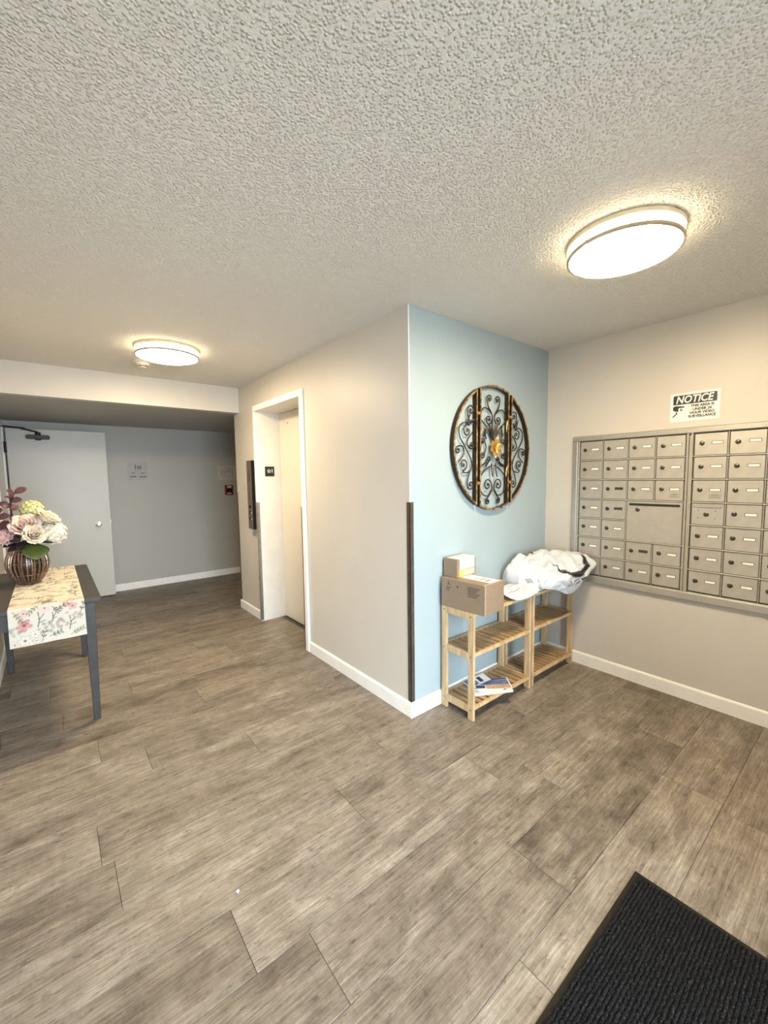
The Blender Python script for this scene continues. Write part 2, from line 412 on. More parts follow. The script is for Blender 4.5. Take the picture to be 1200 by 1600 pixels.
# wall behind the camera with the glazed entrance
OX0, OX1, OZ = -1.98, -0.08, 2.13
struct(B().box(XL-0.1, OX0, YB-0.1, YB, -0.05, H+0.05).box(OX1, W+0.1, YB-0.1, YB, -0.05, H+0.05).box(OX0, OX1, YB-0.1, YB, OZ, H+0.05).build('wall_rear', 'wall_greige'))
d3 = B()
for x0, x1 in ((OX0, OX0+0.05), (-1.06, -1.00), (OX1-0.05, OX1)): d3.box(x0, x1, YB-0.07, YB-0.03, 0, OZ)
d3.box(OX0, OX1, YB-0.07, YB-0.03, OZ-0.05, OZ).box(OX0, OX1, YB-0.07, YB-0.03, 0, 0.10)
door3 = struct(d3.build('door_3', 'alu_dark'))
for x0, x1 in ((OX0+0.05, -1.06), (-1.00, OX1-0.05)):
    B().box(x0, x1, YB-0.054, YB-0.048, 0.10, OZ-0.05).build('pane', 'pane_glass', door3)
    B().tube([(-1.0+(0.06 if x0 > -1.05 else -0.12), YB-0.01, 0.8), (-1.0+(0.06 if x0 > -1.05 else -0.12), YB-0.01, 1.2)], 0.012, 8).build('pull_handle', 'chrome', door3)
struct(B().box(-9, 9, -12, YB-0.1, -0.12, -0.02).build('ground', 'concrete'))  # unseen outdoor slab, added to block sky light from below and bounce some in

# baseboards
BH, BT = 0.092, 0.013
def baseboard(name, x0, y0, x1, y1, nx, ny):
    pr = [(0, 0), (BT, 0), (BT, BH-0.012), (BT*0.75, BH-0.004), (BT*0.35, BH), (0, BH)]
    b = B(); k = len(pr)
    vs = [(x+nx*d, y+ny*d, z) for (x, y) in ((x0, y0), (x1, y1)) for d, z in pr]
    b.add(vs, [tuple(range(k)), tuple(reversed(range(k, 2*k)))]+[(i, (i+1) % k, k+(i+1) % k, k+i) for i in range(k)])
    return struct(b.build(name, 'white_trim'))
baseboard('baseboard_right', W, YB, W, 0, -1, 0)
baseboard('baseboard_front', -BT, 0, W, 0, 0, -1)
baseboard('baseboard_elevator', 0, 0, 0, 1.255, -1, 0)
baseboard('baseboard_elevator_end', 0, 2.295, 0, YE, -1, 0)
baseboard('baseboard_corridor', -BT, YE, 3.0, YE, 0, 1)
baseboard('baseboard_far', XL, YF, 3.0, YF, 0, -1)
baseboard('baseboard_left', XL, YB, XL, DY0-0.06, 1, 0)

# elevator entrance: casing, jambs, sliding panels
tr = B(); c0, c1, ct = 0.052, 0.052, 0.02
tr.box(-ct, 0.0, EY0-c0, EY0, 0, EZ).box(-ct, 0.0, EY1, EY1+0.034, 0, EZ).box(-ct, 0.0, EY0-c0, EY1+0.034, EZ, EZ+0.055)
trim1 = struct(tr.build('trim_1', 'white_trim', bevel=0.003))
B().box(-0.005, 0.25, EY1-0.002, EY1+0.004, 0, EZ).build('jamb', 'white_jamb', trim1)
B().box(-0.005, 0.25, EY0-0.004, EY0+0.002, 0, EZ).build('jamb', 'white_jamb', trim1)
B().box(-0.005, 0.25, EY0, EY1, EZ-0.003, EZ+0.003).build('head_jamb', 'white_jamb', trim1)
B().box(0.20, 0.25, EY0, EY1, -0.003, 0.002).build('sill', 'lock_metal', trim1)
B().box(-0.022, 0.006, EY1-0.0045, EY1-0.001, 0.01, 1.232).box(-0.0235, -0.0195, EY1-0.004, EY1+0.016, 0.01, 1.232).build('corner_guard', 'steel_guard', trim1, bevel=0.001)
B().box(-0.024, 0.02, EY0+0.001, EY0+0.005, 0.01, 1.232).build('corner_guard', 'bronze_guard', trim1, bevel=0.001)
door2 = struct(B().box(0.275, 0.30, EY0-0.05, EY1+0.05, 0, EZ+0.05).build('door_2', 'dark_seam'))
B().box(0.245, 0.274, 1.787, EY1-0.010, 0.006, EZ-0.006).build('sliding_panel', 'cream_door', door2, bevel=0.004)
B().box(0.245, 0.274, EY0+0.004, 1.782, 0.006, EZ-0.006).build('sliding_panel', 'cream_door', door2, bevel=0.004)
B().lathe([(0, 0.003), (0.006, 0.003), (0.007, 0)], (0.245, 2.06, 2.02), (-1, 0, 0), 12).build('key_hole', 'lock_metal', door2)

# corner guards on the wall ends
gd = B().box(-0.004, 0.0, -0.004, 0.026, BH+0.003, 1.32).box(-0.004, 0.026, -0.004, 0.0, BH+0.003, 1.32)
tag(gd.build('corner_guard', 'bronze_guard', bevel=0.001), 'tall dark bronze corner guard where the blue wall meets the beige wall', 'corner guard')
gd = B().box(-0.004, 0.0, YE-0.02, YE+0.004, BH+0.003, 1.32).box(-0.004, 0.02, YE, YE+0.004, BH+0.003, 1.32)
tag(gd.build('corner_guard', 'bronze_guard', bevel=0.001), 'thin dark corner guard on the wall end left of the elevator call panel', 'corner guard')
# painted corner bead of the block
struct(B().box(-0.0015, 0.004, -0.0015, 0.004, 1.32, H).build('trim_2', 'white_trim'))

# stairwell door: casing in the left wall, open leaf with closer and knob
cs = B().box(XL-0.10, XL+0.018, DY0-0.05, DY0, 0, DZ+0.05).box(XL-0.10, XL+0.018, DY1+0.012, DY1+0.07, 0, DZ+0.05).box(XL-0.10, XL+0.018, DY0, DY1+0.012, DZ, DZ+0.05)
struct(cs.build('trim_3', 'white_trim', bevel=0.002))
DX0, DX1, DT = -1.985, -1.06, 0.045
door1 = struct(B().box(DX0, DX1, DY1, DY1+DT, 0.012, 2.072).build('door_1', 'door_white', bevel=0.002))
kn = B().lathe([(0.034, 0), (0.034, 0.006), (0.014, 0.010), (0.012, 0.03), (0.022, 0.038), (0.029, 0.052), (0.026, 0.066), (0.012, 0.070), (0, 0.069)], (-1.19, DY1, 0.93), (0, -1, 0), 24)
kb = kn.build('knob', 'chrome', door1, smooth=True)
B().lathe([(0.008, 0.0702), (0.008, 0.0715), (0, 0.0715)], (-1.19, DY1, 0.93), (0, -1, 0), 12).build('key_slot', 'lock_metal', kb)
cl = B().prism(rrect(-1.815, -1.60, 1.957, 2.003, 0.018), plane((0, 0, 0), '-y'), -DY1, -DY1+0.055)
clo = cl.build('door_closer', 'closer_bronze', door1, bevel=0.004)
B().lathe([(0.026, 0), (0.026, 0.085), (0.018, 0.09), (0, 0.09)], (-1.705, DY1-0.03, 1.945), (0, 0, 1), 16).build('pinion', 'closer_bronze', clo, smooth=True)
B().tube([(-1.705, DY1-0.045, 2.035), (-1.83, DY1-0.09, 2.063)], 0.009, 8).tube([(-1.83, DY1-0.09, 2.07), (-2.0, DY1-0.03, 2.088), (-2.02, DY1-0.02, 2.09)], 0.008, 8).lathe([(0.014, -0.012), (0.014, 0.014), (0, 0.014)], (-1.83, DY1-0.09, 2.063), (0, 0, 1), 12).build('closer_arm', 'closer_bronze', clo)
for z in (0.25, 1.05, 1.86):
    B().box(XL+0.012, DX0+0.004, DY1-0.003, DY1+0.02, z-0.06, z+0.06).tube([(XL+0.025, DY1-0.008, z-0.06), (XL+0.025, DY1-0.008, z+0.06)], 0.008, 8).build('hinge', 'closer_bronze', door1)
B().box(DX1-0.0005, DX1+0.0015, DY1+0.012, DY1+0.034, 0.87, 0.99).build('latch_plate', 'chrome', door1)

# ================================================================== CEILING LIGHTS
def ceiling_light(cx, cy, rot, label):
    t = thing('ceiling_light', (cx, cy, H), label, 'ceiling light', 'flush round ceiling lights')
    R = 0.215
    B().lathe([(0, 0), (R-0.004, 0), (R, -0.004), (R, -0.019), (R-0.013, -0.022), (0, -0.022)], (cx, cy, H), n=64).build('base_ring', 'lamp_base', t, smooth=True)
    B().lathe([(R-0.014, -0.0225), (R-0.010, -0.056)], (cx, cy, H), n=64).build('diffuser_side', 'lamp_side', t, smooth='all')
    B().lathe([(R-0.010, -0.056), (R-0.016, -0.066), (R-0.05, -0.076), (R-0.11, -0.083), (0, -0.086)], (cx, cy, H), n=64).build('diffuser', 'lamp_diffuser', t, smooth='all')
    prof = [(R-0.009, -0.052), (R-0.001, -0.052), (R-0.0005, -0.062), (R-0.010, -0.064), (R-0.009, -0.052)]
    B().lathe(prof, (cx, cy, H), n=64).build('trim_ring', 'lamp_ring', t, smooth=True)
    for k in range(3):
        a = rot+2*PI*k/3
        x, y = cx+(R-0.004)*math.cos(a), cy+(R-0.004)*math.sin(a)
        B().tube([(x, y, H-0.016), (x, y, H-0.062)], 0.003, 8).lathe([(0.005, 0), (0.005, -0.003), (0, -0.004)], (x, y, H-0.061), n=8).build('post', 'lamp_ring', t)
ceiling_light(0.275, -1.02, math.radians(165), 'round flush ceiling light above the mailboxes and pine shelves')
ceiling_light(-0.895, 1.665, math.radians(-115), 'round flush ceiling light near the corridor header beside the smoke detector')
sd = thing('smoke_detector', (-0.985, 2.13, H), 'small white smoke detector on the ceiling by the far light', 'smoke detector')
B().lathe([(0.072, 0), (0.072, -0.010), (0.062, -0.014), (0.05, -0.018), (0.045, -0.032), (0.038, -0.036), (0.030, -0.052), (0.018, -0.056), (0, -0.056)], (-0.985, 2.13, H), n=32).build('housing', 'plastic_white', sd, smooth=True)
for a in (-130, -100, -70, -40):
    a = math.radians(a); B().obox((-0.985+0.034*math.cos(a), 2.13+0.034*math.sin(a), H-0.044), (0.003*math.cos(a), 0.003*math.sin(a), 0), (-0.007*math.sin(a), 0.007*math.cos(a), 0), (0, 0, 0.004)).build('vent', 'black', sd)

# ================================================================== MAILBOXES
MZ0, MZ1, MY0, MY1 = 0.662, 1.750, -0.228, -1.705
sur = thing('mailbox_surround', (W, (MY0+MY1)/2, MZ0), 'brushed metal trim frame around the wall mailboxes', 'frame')
fw, fd = 0.036, 0.026
for nm, a in (('top_rail', (MY1, MY0, MZ1-fw, MZ1)), ('bottom_rail', (MY1, MY0, MZ0, MZ0+fw+0.012)), ('side_rail', (MY0-fw, MY0, MZ0+fw+0.0125, MZ1-fw-0.0005)), ('side_rail', (MY1, MY1+fw, MZ0+fw+0.0125, MZ1-fw-0.0005))):
    B().box(W-fd, W-0.001, a[0], a[1], a[2], a[3]).build(nm, 'mail_frame', sur, bevel=0.004)
RZ = [1.7125-0.1420*i for i in range(8)]
def key_mesh():
    return B().lathe([(0.0135, 0), (0.0135, 0.003), (0.011, 0.005), (0.004, 0.0055), (0, 0.0055)], (0, 0, 0), (-1, 0, 0), 16).mesh('lock', 'lock_metal', smooth=True)
lockm = key_mesh()
slotk = B().box(-0.0012, 0.0005, -0.0006, 0.0006, -0.004, 0.004).mesh('key_slot', 'black')
hold = B().box(-0.003, 0, -0.0275, 0.0275, -0.0088, 0.0088).mesh('card_holder', 'lock_metal', bevel=0.001)
cardm = B().box(-0.0036, -0.0029, -0.0255, 0.0245, -0.0072, 0.0062).mesh('name_card', 'card_white')
cardg = B().box(-0.0036, -0.0029, -0.0255, 0.0245, -0.0072, 0.0062).mesh('name_card', 'lock_metal')
doorm = {}
def mdoor(cab, yc, zc, w, h, cardcol=0, sticker=False, plainlock=False):
    key = (round(w, 4), round(h, 4))
    if key not in doorm:
        doorm[key] = B().box(-0.006, 0, -w/2, w/2, -h/2, h/2).mesh('mailbox_door', 'mail_alu', bevel=0.0025)
    x = W-0.0105
    d = inst('mailbox_door', doorm[key], (x, yc, zc), cab)
    if plainlock:
        l = inst('lock', lockm, (x-0.006, yc+0.005, zc-0.002), d); inst('key_slot', slotk, (x-0.0115, yc+0.005, zc-0.002), d)
        B().prism(rrect(-0.070, 0.070, 0.038, 0.055, 0.008), plane((x-0.006, yc, zc), '-x'), -0.0005, 0.0008).build('slot_edge', 'lock_metal', d); B().prism(rrect(-0.068, 0.068, 0.041, 0.0545, 0.0065), plane((x-0.006, yc, zc), '-x'), 0.0008, 0.003).build('slot_cover', 'mail_frame', d)
        for a, b_ in ((-0.045, 0.02), (-0.045, -0.025), (0.04, 0.02), (0.04, -0.025)):
            B().prism(circ(a, b_, 0.003, 8), plane((x-0.006, yc, zc), '-x'), 0, 0.0012).build('rivet', 'lock_metal', d)
        return d
    dl = random.uniform(-0.002, 0.002)
    l = inst('lock', lockm, (x-0.006, yc+w*0.27, zc+0.006+dl), d)
    inst('key_slot', slotk, (x-0.0115, yc+w*0.27, zc+0.006+dl), d)
    inst('card_holder', hold, (x-0.006, yc-w*0.20, zc+0.008), d)
    if cardcol < 2: inst('name_card', cardg if cardcol else cardm, (x-0.006, yc-w*0.20, zc+0.008), d)
    if sticker:
        p = plane((x-0.006, yc-w*0.20, zc-0.032), '-x')
        s = B().prism([(-0.030, -0.014), (0.030, -0.014), (0.030, 0.014), (-0.030, 0.014)], p, 0, 0.0008).build('sticker', 'sign_grey', d)
        for q, ww in ((0.008, 0.014), (0.002, 0.018), (-0.009, 0.026)):
            B().prism([(-ww, q-0.0012), (ww, q-0.0012), (ww, q+0.0012), (-ww, q+0.0012)], p, 0.0008, 0.0011).build('print_line', 'sign_ink', d)
    return d
def cabinet(y0, cols, cw, label, skip, grey, stick):
    y1 = y0-cols*cw
    cab = thing('mailbox_cabinet', (W, (y0+y1)/2, RZ[7]), label, 'mailboxes')
    B().box(W-0.010, W-0.002, y1-0.012, y0+0.012, RZ[7]-0.012, RZ[0]+0.012).build('back_panel', 'mail_dark', cab)
    # outer rim
    for a in ((y1-0.013, y1-0.001, RZ[7]-0.012, RZ[0]+0.012), (y0+0.001, y0+0.013, RZ[7]-0.012, RZ[0]+0.012)):
        B().box(W-0.022, W-0.008, a[0], a[1], a[2], a[3]).build('rim_upright', 'mail_frame', cab, bevel=0.002)
    for a in (RZ[7]-0.012, RZ[0]+0.003):
        B().box(W-0.022, W-0.008, y1, y0, a, a+0.009).build('rim_rail', 'mail_frame', cab, bevel=0.002)
    dh = (RZ[0]-RZ[1])-0.0105; dw = cw-0.0105
    for i in range(7):
        for c in range(cols):
            if (i, c) in skip: continue
            yc = y0-(c+0.5)*cw; zc = (RZ[i]+RZ[i+1])/2
            mdoor(cab, yc, zc, dw, dh, grey.get((i, c), 0), (i, c) in stick, (i, c) in special)
    # dividers
    for i in range(1, 7):
        seg = []; run = None
        for c in range(cols):
            blocked = (i, c) in skip and (i-1, c) in skip
            if not blocked:
                run = [c, c+1] if run is None else [run[0], c+1]
            elif run: seg.append(run); run = None
        if run: seg.append(run)
        for a, b_ in seg:
            B().box(W-0.0235, W-0.010, y0-b_*cw, y0-a*cw, RZ[i]-0.0028, RZ[i]+0.0028).build('shelf_lip', 'mail_lip', cab, bevel=0.0012)
    for c in range(1, cols):
        rows = [i for i in range(7) if not ((i, c) in skip and (i, c-1) in skip)]
        run = None; segs = []
        for i in range(7):
            if i in rows: run = [i, i+1] if run is None else [run[0], i+1]
            elif run: segs.append(run); run = None
        if run: segs.append(run)
        for a, b_ in segs:
            B().box(W-0.0185, W-0.010, y0-c*cw-0.0025, y0-c*cw+0.0025, RZ[b_], RZ[a]).build('divider', 'mail_frame', cab, bevel=0.001)
    return cab
special = set()
LY0, LCW = -0.278, 0.1675
big = {(3, 2), (3, 3), (4, 2), (4, 3)}
cabL = cabinet(LY0, 4, LCW, 'left mailbox bank with a large outgoing mail door with a black slot', big,
               {(2, 1): 1, (3, 1): 1, (5, 2): 1}, {(2, 3)})
yc = LY0-3*LCW; zc = (RZ[3]+RZ[5])/2; bw, bh = 2*LCW-0.008, RZ[3]-RZ[5]-0.008
bd = B().box(W-0.0175, W-0.0105, yc-bw/2, yc+bw/2, zc-bh/2, zc+bh/2).build('outgoing_mail_door', 'mail_alu', cabL, bevel=0.0025)
pl = plane((W-0.0175, yc, zc), '-x')
B().prism(rrect(-0.150, 0.150, 0.106, 0.122, 0.0079, 5), pl, -0.003, 0.0012).build('mail_slot', 'black', bd)
inst('lock', lockm, (W-0.0175, yc+0.095, zc+0.078), bd); inst('key_slot', slotk, (W-0.023, yc+0.095, zc+0.078), bd)
special = {(3, 0)}
RY0, RCW = -0.985, 0.171
cabR = cabinet(RY0, 4, RCW, 'right mailbox bank running out of the picture edge', set(), {}, {(2, 0)})

# ================================================================== NOTICE SIGN
ns = thing('notice_sign', (W, -0.975, 1.88), 'white plastic notice sign with navy header above the mailboxes', 'sign')
pn = plane((W-0.003, -0.975, 1.88), '-x')
sw, sh = 0.1275, 0.089
B().prism(rrect(-sw, sw, -sh, sh, 0.006), pn, -0.0025, 0.0).build('sign_plate', 'sign_white', ns)
B().prism(rrect(-0.112, 0.112, 0.018, 0.075, 0.006), pn, 0.0, 0.0006).build('header_band', 'sign_navy', ns)
text('NOTICE', 0.062, pn, -0.004, 0.045, 0.0011, 'sign_white', ns, shear=0.22, bold=0.0014, xs=0.83)
for k, s_ in enumerate(('THIS AREA IS', 'UNDER 24', 'HOUR VIDEO', 'SURVEILLANCE')):
    text(s_, 0.0215, pn, 0.040, 0.003-k*0.0212, 0.0006, 'black', ns, bold=0.0009, xs=0.95)
ic = B().prism([(-0.112, 0.006), (-0.100, 0.012), (-0.052, 0.006), (-0.052, -0.002), (-0.082, -0.002), (-0.084, -0.026), (-0.112, -0.016)], pn, 0, 0.0006)
ic.prism([(-0.096, -0.026), (-0.088, -0.028), (-0.090, -0.040), (-0.110, -0.060), (-0.114, -0.054), (-0.097, -0.038)], pn, 0, 0.0006)
ico = ic.build('camera_icon', 'black', ns)
B().prism([(-0.080, -0.004), (-0.053, -0.004), (-0.055, -0.025), (-0.081, -0.025)], pn, 0.0, 0.0005).build('camera_face', 'card_white', ico)
B().prism(circ(-0.066, -0.014, 0.008), pn, 0.0005, 0.0008).build('camera_lens', 'black', ico)
B().prism(circ(-0.063, -0.012, 0.004), pn, 0.0008, 0.001).build('lens_glint', 'card_white', ico)
for a in (-1, 1):
    for b_ in (-1, 1): B().prism(circ(a*0.119, b_*0.080, 0.0022, 8), pn, 0, 0.0006).build('screw_hole', 'sign_ink', ns)

# ================================================================== WALL MEDALLION
MX, MYW, MZ, MR = 0.763, -0.004, 1.655, 0.418
md = thing('wall_medallion', (MX, 0, MZ), 'round wrought iron wall medallion in three panels on the blue wall', 'wall art')
pm = plane((MX, MYW, MZ), '-y')
def m3(u, v, d): return pm[0]+pm[1]*u+pm[2]*v+pm[3]*d
DD = 0.034     # how far the frame stands out
def strap(path, closed, name, width=0.013):
    # rectangular bar swept along a 2D path: dark flanks, gold front
    n = len(path); L_ = []; R_ = []
    for i, p in enumerate(path):
        a = Vector(path[(i-1) % n] if (closed or i) else p); c = Vector(path[(i+1) % n] if (closed or i < n-1) else p)
        p = Vector(p); d1 = (p-a); d2 = (c-p)
        if d1.length < 1e-9: d1 = d2
        if d2.length < 1e-9: d2 = d1
        d1.normalize(); d2.normalize(); t = (d1+d2).normalized(); nn = Vector((-t.y, t.x)); k = width/2/max(0.45, nn.dot(Vector((-d1.y, d1.x))))
        L_.append(p+nn*k); R_.append(p-nn*k)
    vs = []
    for d in (0.004, DD):
        vs += [m3(p[0], p[1], d) for p in L_]+[m3(p[0], p[1], d) for p in R_]
    fs = []; m_ = n if closed else n-1
    for i in range(m_):
        j = (i+1) % n
        fs += [(i, j, n+j, n+i), (2*n+i, 3*n+i, 3*n+j, 2*n+j), (i, 2*n+i, 2*n+j, j), (n+i, n+j, 3*n+j, 3*n+i)]
    return B().add(vs, fs)
def arcpts(u0, u1, sgn, n=26): return [(u0+(u1-u0)*i/(n-1), sgn*math.sqrt(max(0, MR**2-(u0+(u1-u0)*i/(n-1))**2))) for i in range(n)]
def frame_part(path, name):
    o = strap(path, True, name).build(name, 'iron_gold', md)
    # the flanks are bare dark iron
    o.data.materials.append(MATS['iron'])
    for p in o.data.polygons:
        if abs(p.normal.y) < 0.5: p.material_index = 1
    return o
CU = 0.163
top = arcpts(-CU, CU, 1); bot = arcpts(CU, -CU, -1)
frame_part([(u*0.965, v) for u, v in top]+[(u*0.965, v) for u, v in bot], 'centre_frame')
US = 0.195
def side(s):
    a0 = math.acos(US/MR); k = 40
    arc = [(s*MR*math.cos(a0-2*a0*i/k), MR*math.sin(a0-2*a0*i/k)) for i in range(k+1)]
    return arc
for s in (-1, 1): frame_part(side(s), 'side_frame')
for s in (-1, 1):
    for v in (0.225, -0.235):
        B().lathe([(0, -0.006), (0.010, -0.003), (0.012, 0.004), (0.009, 0.011), (0, 0.014)], m3(s*0.178, v, DD-0.006), (0, -1, 0), 14).build('joint_bead', 'gold_petal', md, smooth=True)
        B().tube([m3(s*0.145, v, DD*0.55), m3(s*0.21, v, DD*0.55)], 0.004, 6).build('joint_bar', 'iron', md)
def spiral(cx, cy, r, a_end, dirn, turns=1.25, n=22):
    out = []
    for i in range(n+1):
        t = i/n; rr = r*(0.12+0.88*t**0.8); a = a_end-dirn*2*PI*turns*(1-t)
        out.append((cx+rr*math.cos(a), cy+rr*math.sin(a)))
    return out
def scroll(sp0, mid, sp1=None, rad=0.0042, mirror=True, d=0.018):
    pts = []
    if sp0: pts += spiral(*sp0)
    ctrl = ([pts[-1]] if pts else [])+list(mid)
    tail = list(reversed(spiral(*sp1))) if sp1 else []
    if tail: ctrl.append(tail[0])
    cm = [(p.x, p.y) for p in catmull([(a, b_, 0) for a, b_ in ctrl], 8)]
    path = pts[:-1]+cm+tail[1:] if pts else cm+tail[1:]
    for s in ((1, -1) if mirror else (1,)):
        q = [m3(s*u, v, d) for u, v in path]
        b = B().tube(q, rad, 6)
        if sp0: b.lathe([(0, -0.005), (0.005, -0.003), (0.006, 0), (0.005, 0.004), (0, 0.006)], m3(s*sp0[0], sp0[1], d), (0, -1, 0), 8)
        if sp1: b.lathe([(0, -0.005), (0.005, -0.003), (0.006, 0), (0.005, 0.004), (0, 0.006)], m3(s*sp1[0], sp1[1], d), (0, -1, 0), 8)
        b.build('scroll', 'iron', md, smooth=True)
r_ = math.radians
# centre panel (left half, mirrored)
scroll((-0.045, 0.335, 0.026, r_(190), 1), [(-0.06, 0.285), (-0.02, 0.235), (-0.012, 0.19)], (-0.052, 0.195, 0.036, r_(0), 1))
scroll(None, [(-0.148, 0.12), (-0.147, 0.20), (-0.115, 0.262), (-0.065, 0.265), (-0.018, 0.232)])
scroll((-0.060, -0.250, 0.042, r_(20), -1), [(-0.012, -0.285), (-0.045, -0.325), (-0.075, -0.350)], (-0.058, -0.362, 0.020, r_(170), -1))
scroll(None, [(-0.010, -0.115), (-0.075, -0.140), (-0.130, -0.185), (-0.147, -0.245), (-0.120, -0.305), (-0.060, -0.325), (-0.014, -0.285)])
scroll((-0.115, 0.045, 0.024, r_(-20), -1), [(-0.080, 0.015), (-0.085, -0.015)], (-0.118, -0.045, 0.024, r_(20), 1))
scroll((-0.048, -0.075, 0.020, r_(200), 1), [(-0.085, -0.098), (-0.148, -0.125)])
scroll(None, [(-0.02, 0.075), (-0.06, 0.13), (-0.10, 0.16), (-0.148, 0.20)])
# side panels
scroll((-0.275, 0.105, 0.042, r_(60), -1), [(-0.300, 0.158), (-0.350, 0.130), (-0.350, 0.070), (-0.295, 0.000), (-0.235, -0.085), (-0.240, -0.150), (-0.300, -0.165)], (-0.312, -0.110, 0.040, r_(-100), -1))
scroll((-0.365, -0.020, 0.024, r_(90), -1), [(-0.320, 0.005), (-0.310, -0.045), (-0.360, -0.095)])
scroll((-0.230, 0.015, 0.024, r_(250), -1), [(-0.275, 0.015), (-0.265, 0.055), (-0.220, 0.100)])
scroll((-0.240, -0.245, 0.034, r_(170), -1), [(-0.270, -0.215), (-0.245, -0.150)])
scroll((-0.240, 0.240, 0.034, r_(190), 1), [(-0.270, 0.200), (-0.240, 0.150)])
def blade(u, v, ang, ln, wd, nm='leaf', mt='iron', d=0.022):
    c, s_ = math.cos(ang), math.sin(ang); k = 9; rows = []
    for i in range(k):
        t = i/(k-1); w = wd*math.sin(PI*min(1, t*0.94+0.06))**0.8
        row = []
        for j in (-1, 0, 1):
            a = t*ln; b_ = j*w/2
            row.append(m3(u+a*c-b_*s_, v+a*s_+b_*c, d+(0.006 if j == 0 else 0)+0.012*t*t))
        rows.append(row)
    b = B().grid(rows); nv = len(b.v)
    b.v += [tuple(Vector(p)+Vector((0, 0.0025, 0))) for p in b.v]; b.f += [tuple(reversed([i+nv for i in f])) for f in b.f]
    return b.build(nm, mt, md, smooth=True)
for a in (58, 75, 105, 122): blade(0, 0.05, r_(a), 0.125 if a in (58, 122) else 0.15, 0.022)
for s in (1, -1):
    blade(s*0.10, 0.075, r_(90-s*-18), 0.09, 0.02); blade(s*0.085, 0.06, r_(90-s*22), 0.07, 0.018)
    blade(s*0.05, -0.09, r_(-90+s*55), 0.07, 0.016); blade(s*0.024, -0.10, r_(-90), 0.095, 0.013); blade(s*0.27, 0.15, r_(90), 0.06, 0.02); blade(s*0.25, 0.16, r_(90-s*-60), 0.05, 0.02)
for k in range(6): blade(0.006, 0.005, r_(60*k+20), 0.072, 0.043, 'petal', 'gold_petal', 0.032)
for k in range(5): blade(0.006, 0.005, r_(72*k+50), 0.040, 0.022, 'petal', 'gold_petal', 0.042)
for s in (-1, 1):
    for v in (0.165, -0.155): blade(s*0.153, v-0.045, r_(90), 0.09, 0.016, 'leaf', 'gold_petal', 0.020)
for f_ in (-1, 1): pass

# ================================================================== PINE SHELVES
SZ = (0.660, 0.415, 0.085)     # top surfaces of the shelves
def shelf_unit(x0, x1, label):
    t = thing('pine_shelf', ((x0+x1)/2, -0.147, 0), label, 'shelf', 'slatted pine shelf units')
    y0, y1 = -0.275, -0.020; pt, pw = 0.018, 0.042
    for xa in (x0, x1-pt):
        for ya in (y0, y1-pw):
            p = B().box(xa, xa+pt, ya, ya+pw, 0, SZ[0]).build('post', 'pine', t, bevel=0.0015)
            if xa == x0:
                for z in SZ:
                    B().lathe([(0.0045, -0.001), (0.0045, 0.0008), (0, 0.0008)], (xa, ya+pw/2, z-0.022), (-1, 0, 0), 8).build('screw', 'lock_metal', p)
    n = 11; xi0, xi1 = x0+pt, x1-pt; pitch = (xi1-xi0)/n; sw_ = pitch*0.64
    sm = B().box(-sw_/2, sw_/2, -0.108, 0.108, -0.016, 0).mesh('slat', 'pine_slat', bevel=0.001)
    for z in SZ:
        for xa in (x0, x1-pt): B().box(xa, xa+pt, y0+pw, y1-pw, z-0.042, z).build('side_rail', 'pine', t, bevel=0.0015)
        B().box(xi0, xi1, y0+0.001, y0+0.019, z-0.020, z).build('front_rail', 'pine', t, bevel=0.0015)
        B().box(xi0, xi1, y1-0.019, y1-0.001, z-0.020, z).build('back_rail', 'pine', t, bevel=0.0015)
        for xb in (xi0, xi1-0.015): B().box(xb, xb+0.015, y0+0.019, y1-0.019, z-0.030, z-0.0168).build('cleat', 'pine', t)
        for i in range(n): inst('slat', sm, (xi0+(i+0.5)*pitch, -0.1475, z-0.0005), t)
    return t
shelf_unit(0.245, 0.862, 'slatted pine shelf unit carrying the cardboard boxes and flyers')
shelf_unit(0.884, 1.446, 'slatted pine shelf unit in the corner under the big white bag')

# ================================================================== CARDBOARD BOXES
def frame2(o, ang):
    c, s_ = math.cos(ang), math.sin(ang); return Vector(o), Vector((c, s_, 0)), Vector((-s_, c, 0))
def carton(o, ang, w, d, h, label, zz):
    O, ex, ey = frame2(o, ang); ez = Vector((0, 0, 1))
    t = thing('cardboard_box', o, label, 'box', 'cardboard boxes stacked on the shelf')
    B().obox(O+ex*w/2+ey*d/2+ez*h/2, ex*w/2, ey*d/2, ez*h/2).build('carton', 'cardboard', t, bevel=0.003, seg=2)
    fr = (O, ex, ez, -ey); lf = (O+ey*d, -ey, ez, -ex); tp = (O+ez*h, ex, ey, ez)
    return t, fr, lf, tp
def rect(pl, x0, x1, y0, y1, d0, d1, mt, par, nm): return B().prism([(x0, y0), (x1, y0), (x1, y1), (x0, y1)], pl, d0, d1).build(nm, mt, par)
bx, fr, lf, tp = carton((0.258, -0.352, 0.661), r_(4), 0.195, 0.325, 0.180, 'large brown cardboard box overhanging the left end of the pine shelf', 0)
rect(tp, 0.075, 0.178, 0.02, 0.255, 0, 0.0008, 'card_white', bx, 'shipping_label')
for q, (a, c, w) in enumerate(((0.055, 0.075, 0.06), (0.10, 0.115, 0.07), (0.14, 0.15, 0.05), (0.2, 0.208, 0.05))):
    rect(tp, 0.09, 0.09+w, a, c, 0.0008, 0.0012, 'sign_ink', bx, 'print_block')
rect(tp, 0.0, 0.195, 0.012, 0.018, 0, 0.0006, 'cardboard_pale', bx, 'seam')
for q in range(6): rect(lf, 0.20, 0.285-0.012*(q % 3), 0.148-0.011*q, 0.1535-0.011*q, 0, 0.0006, 'print_brown', bx, 'print_line')
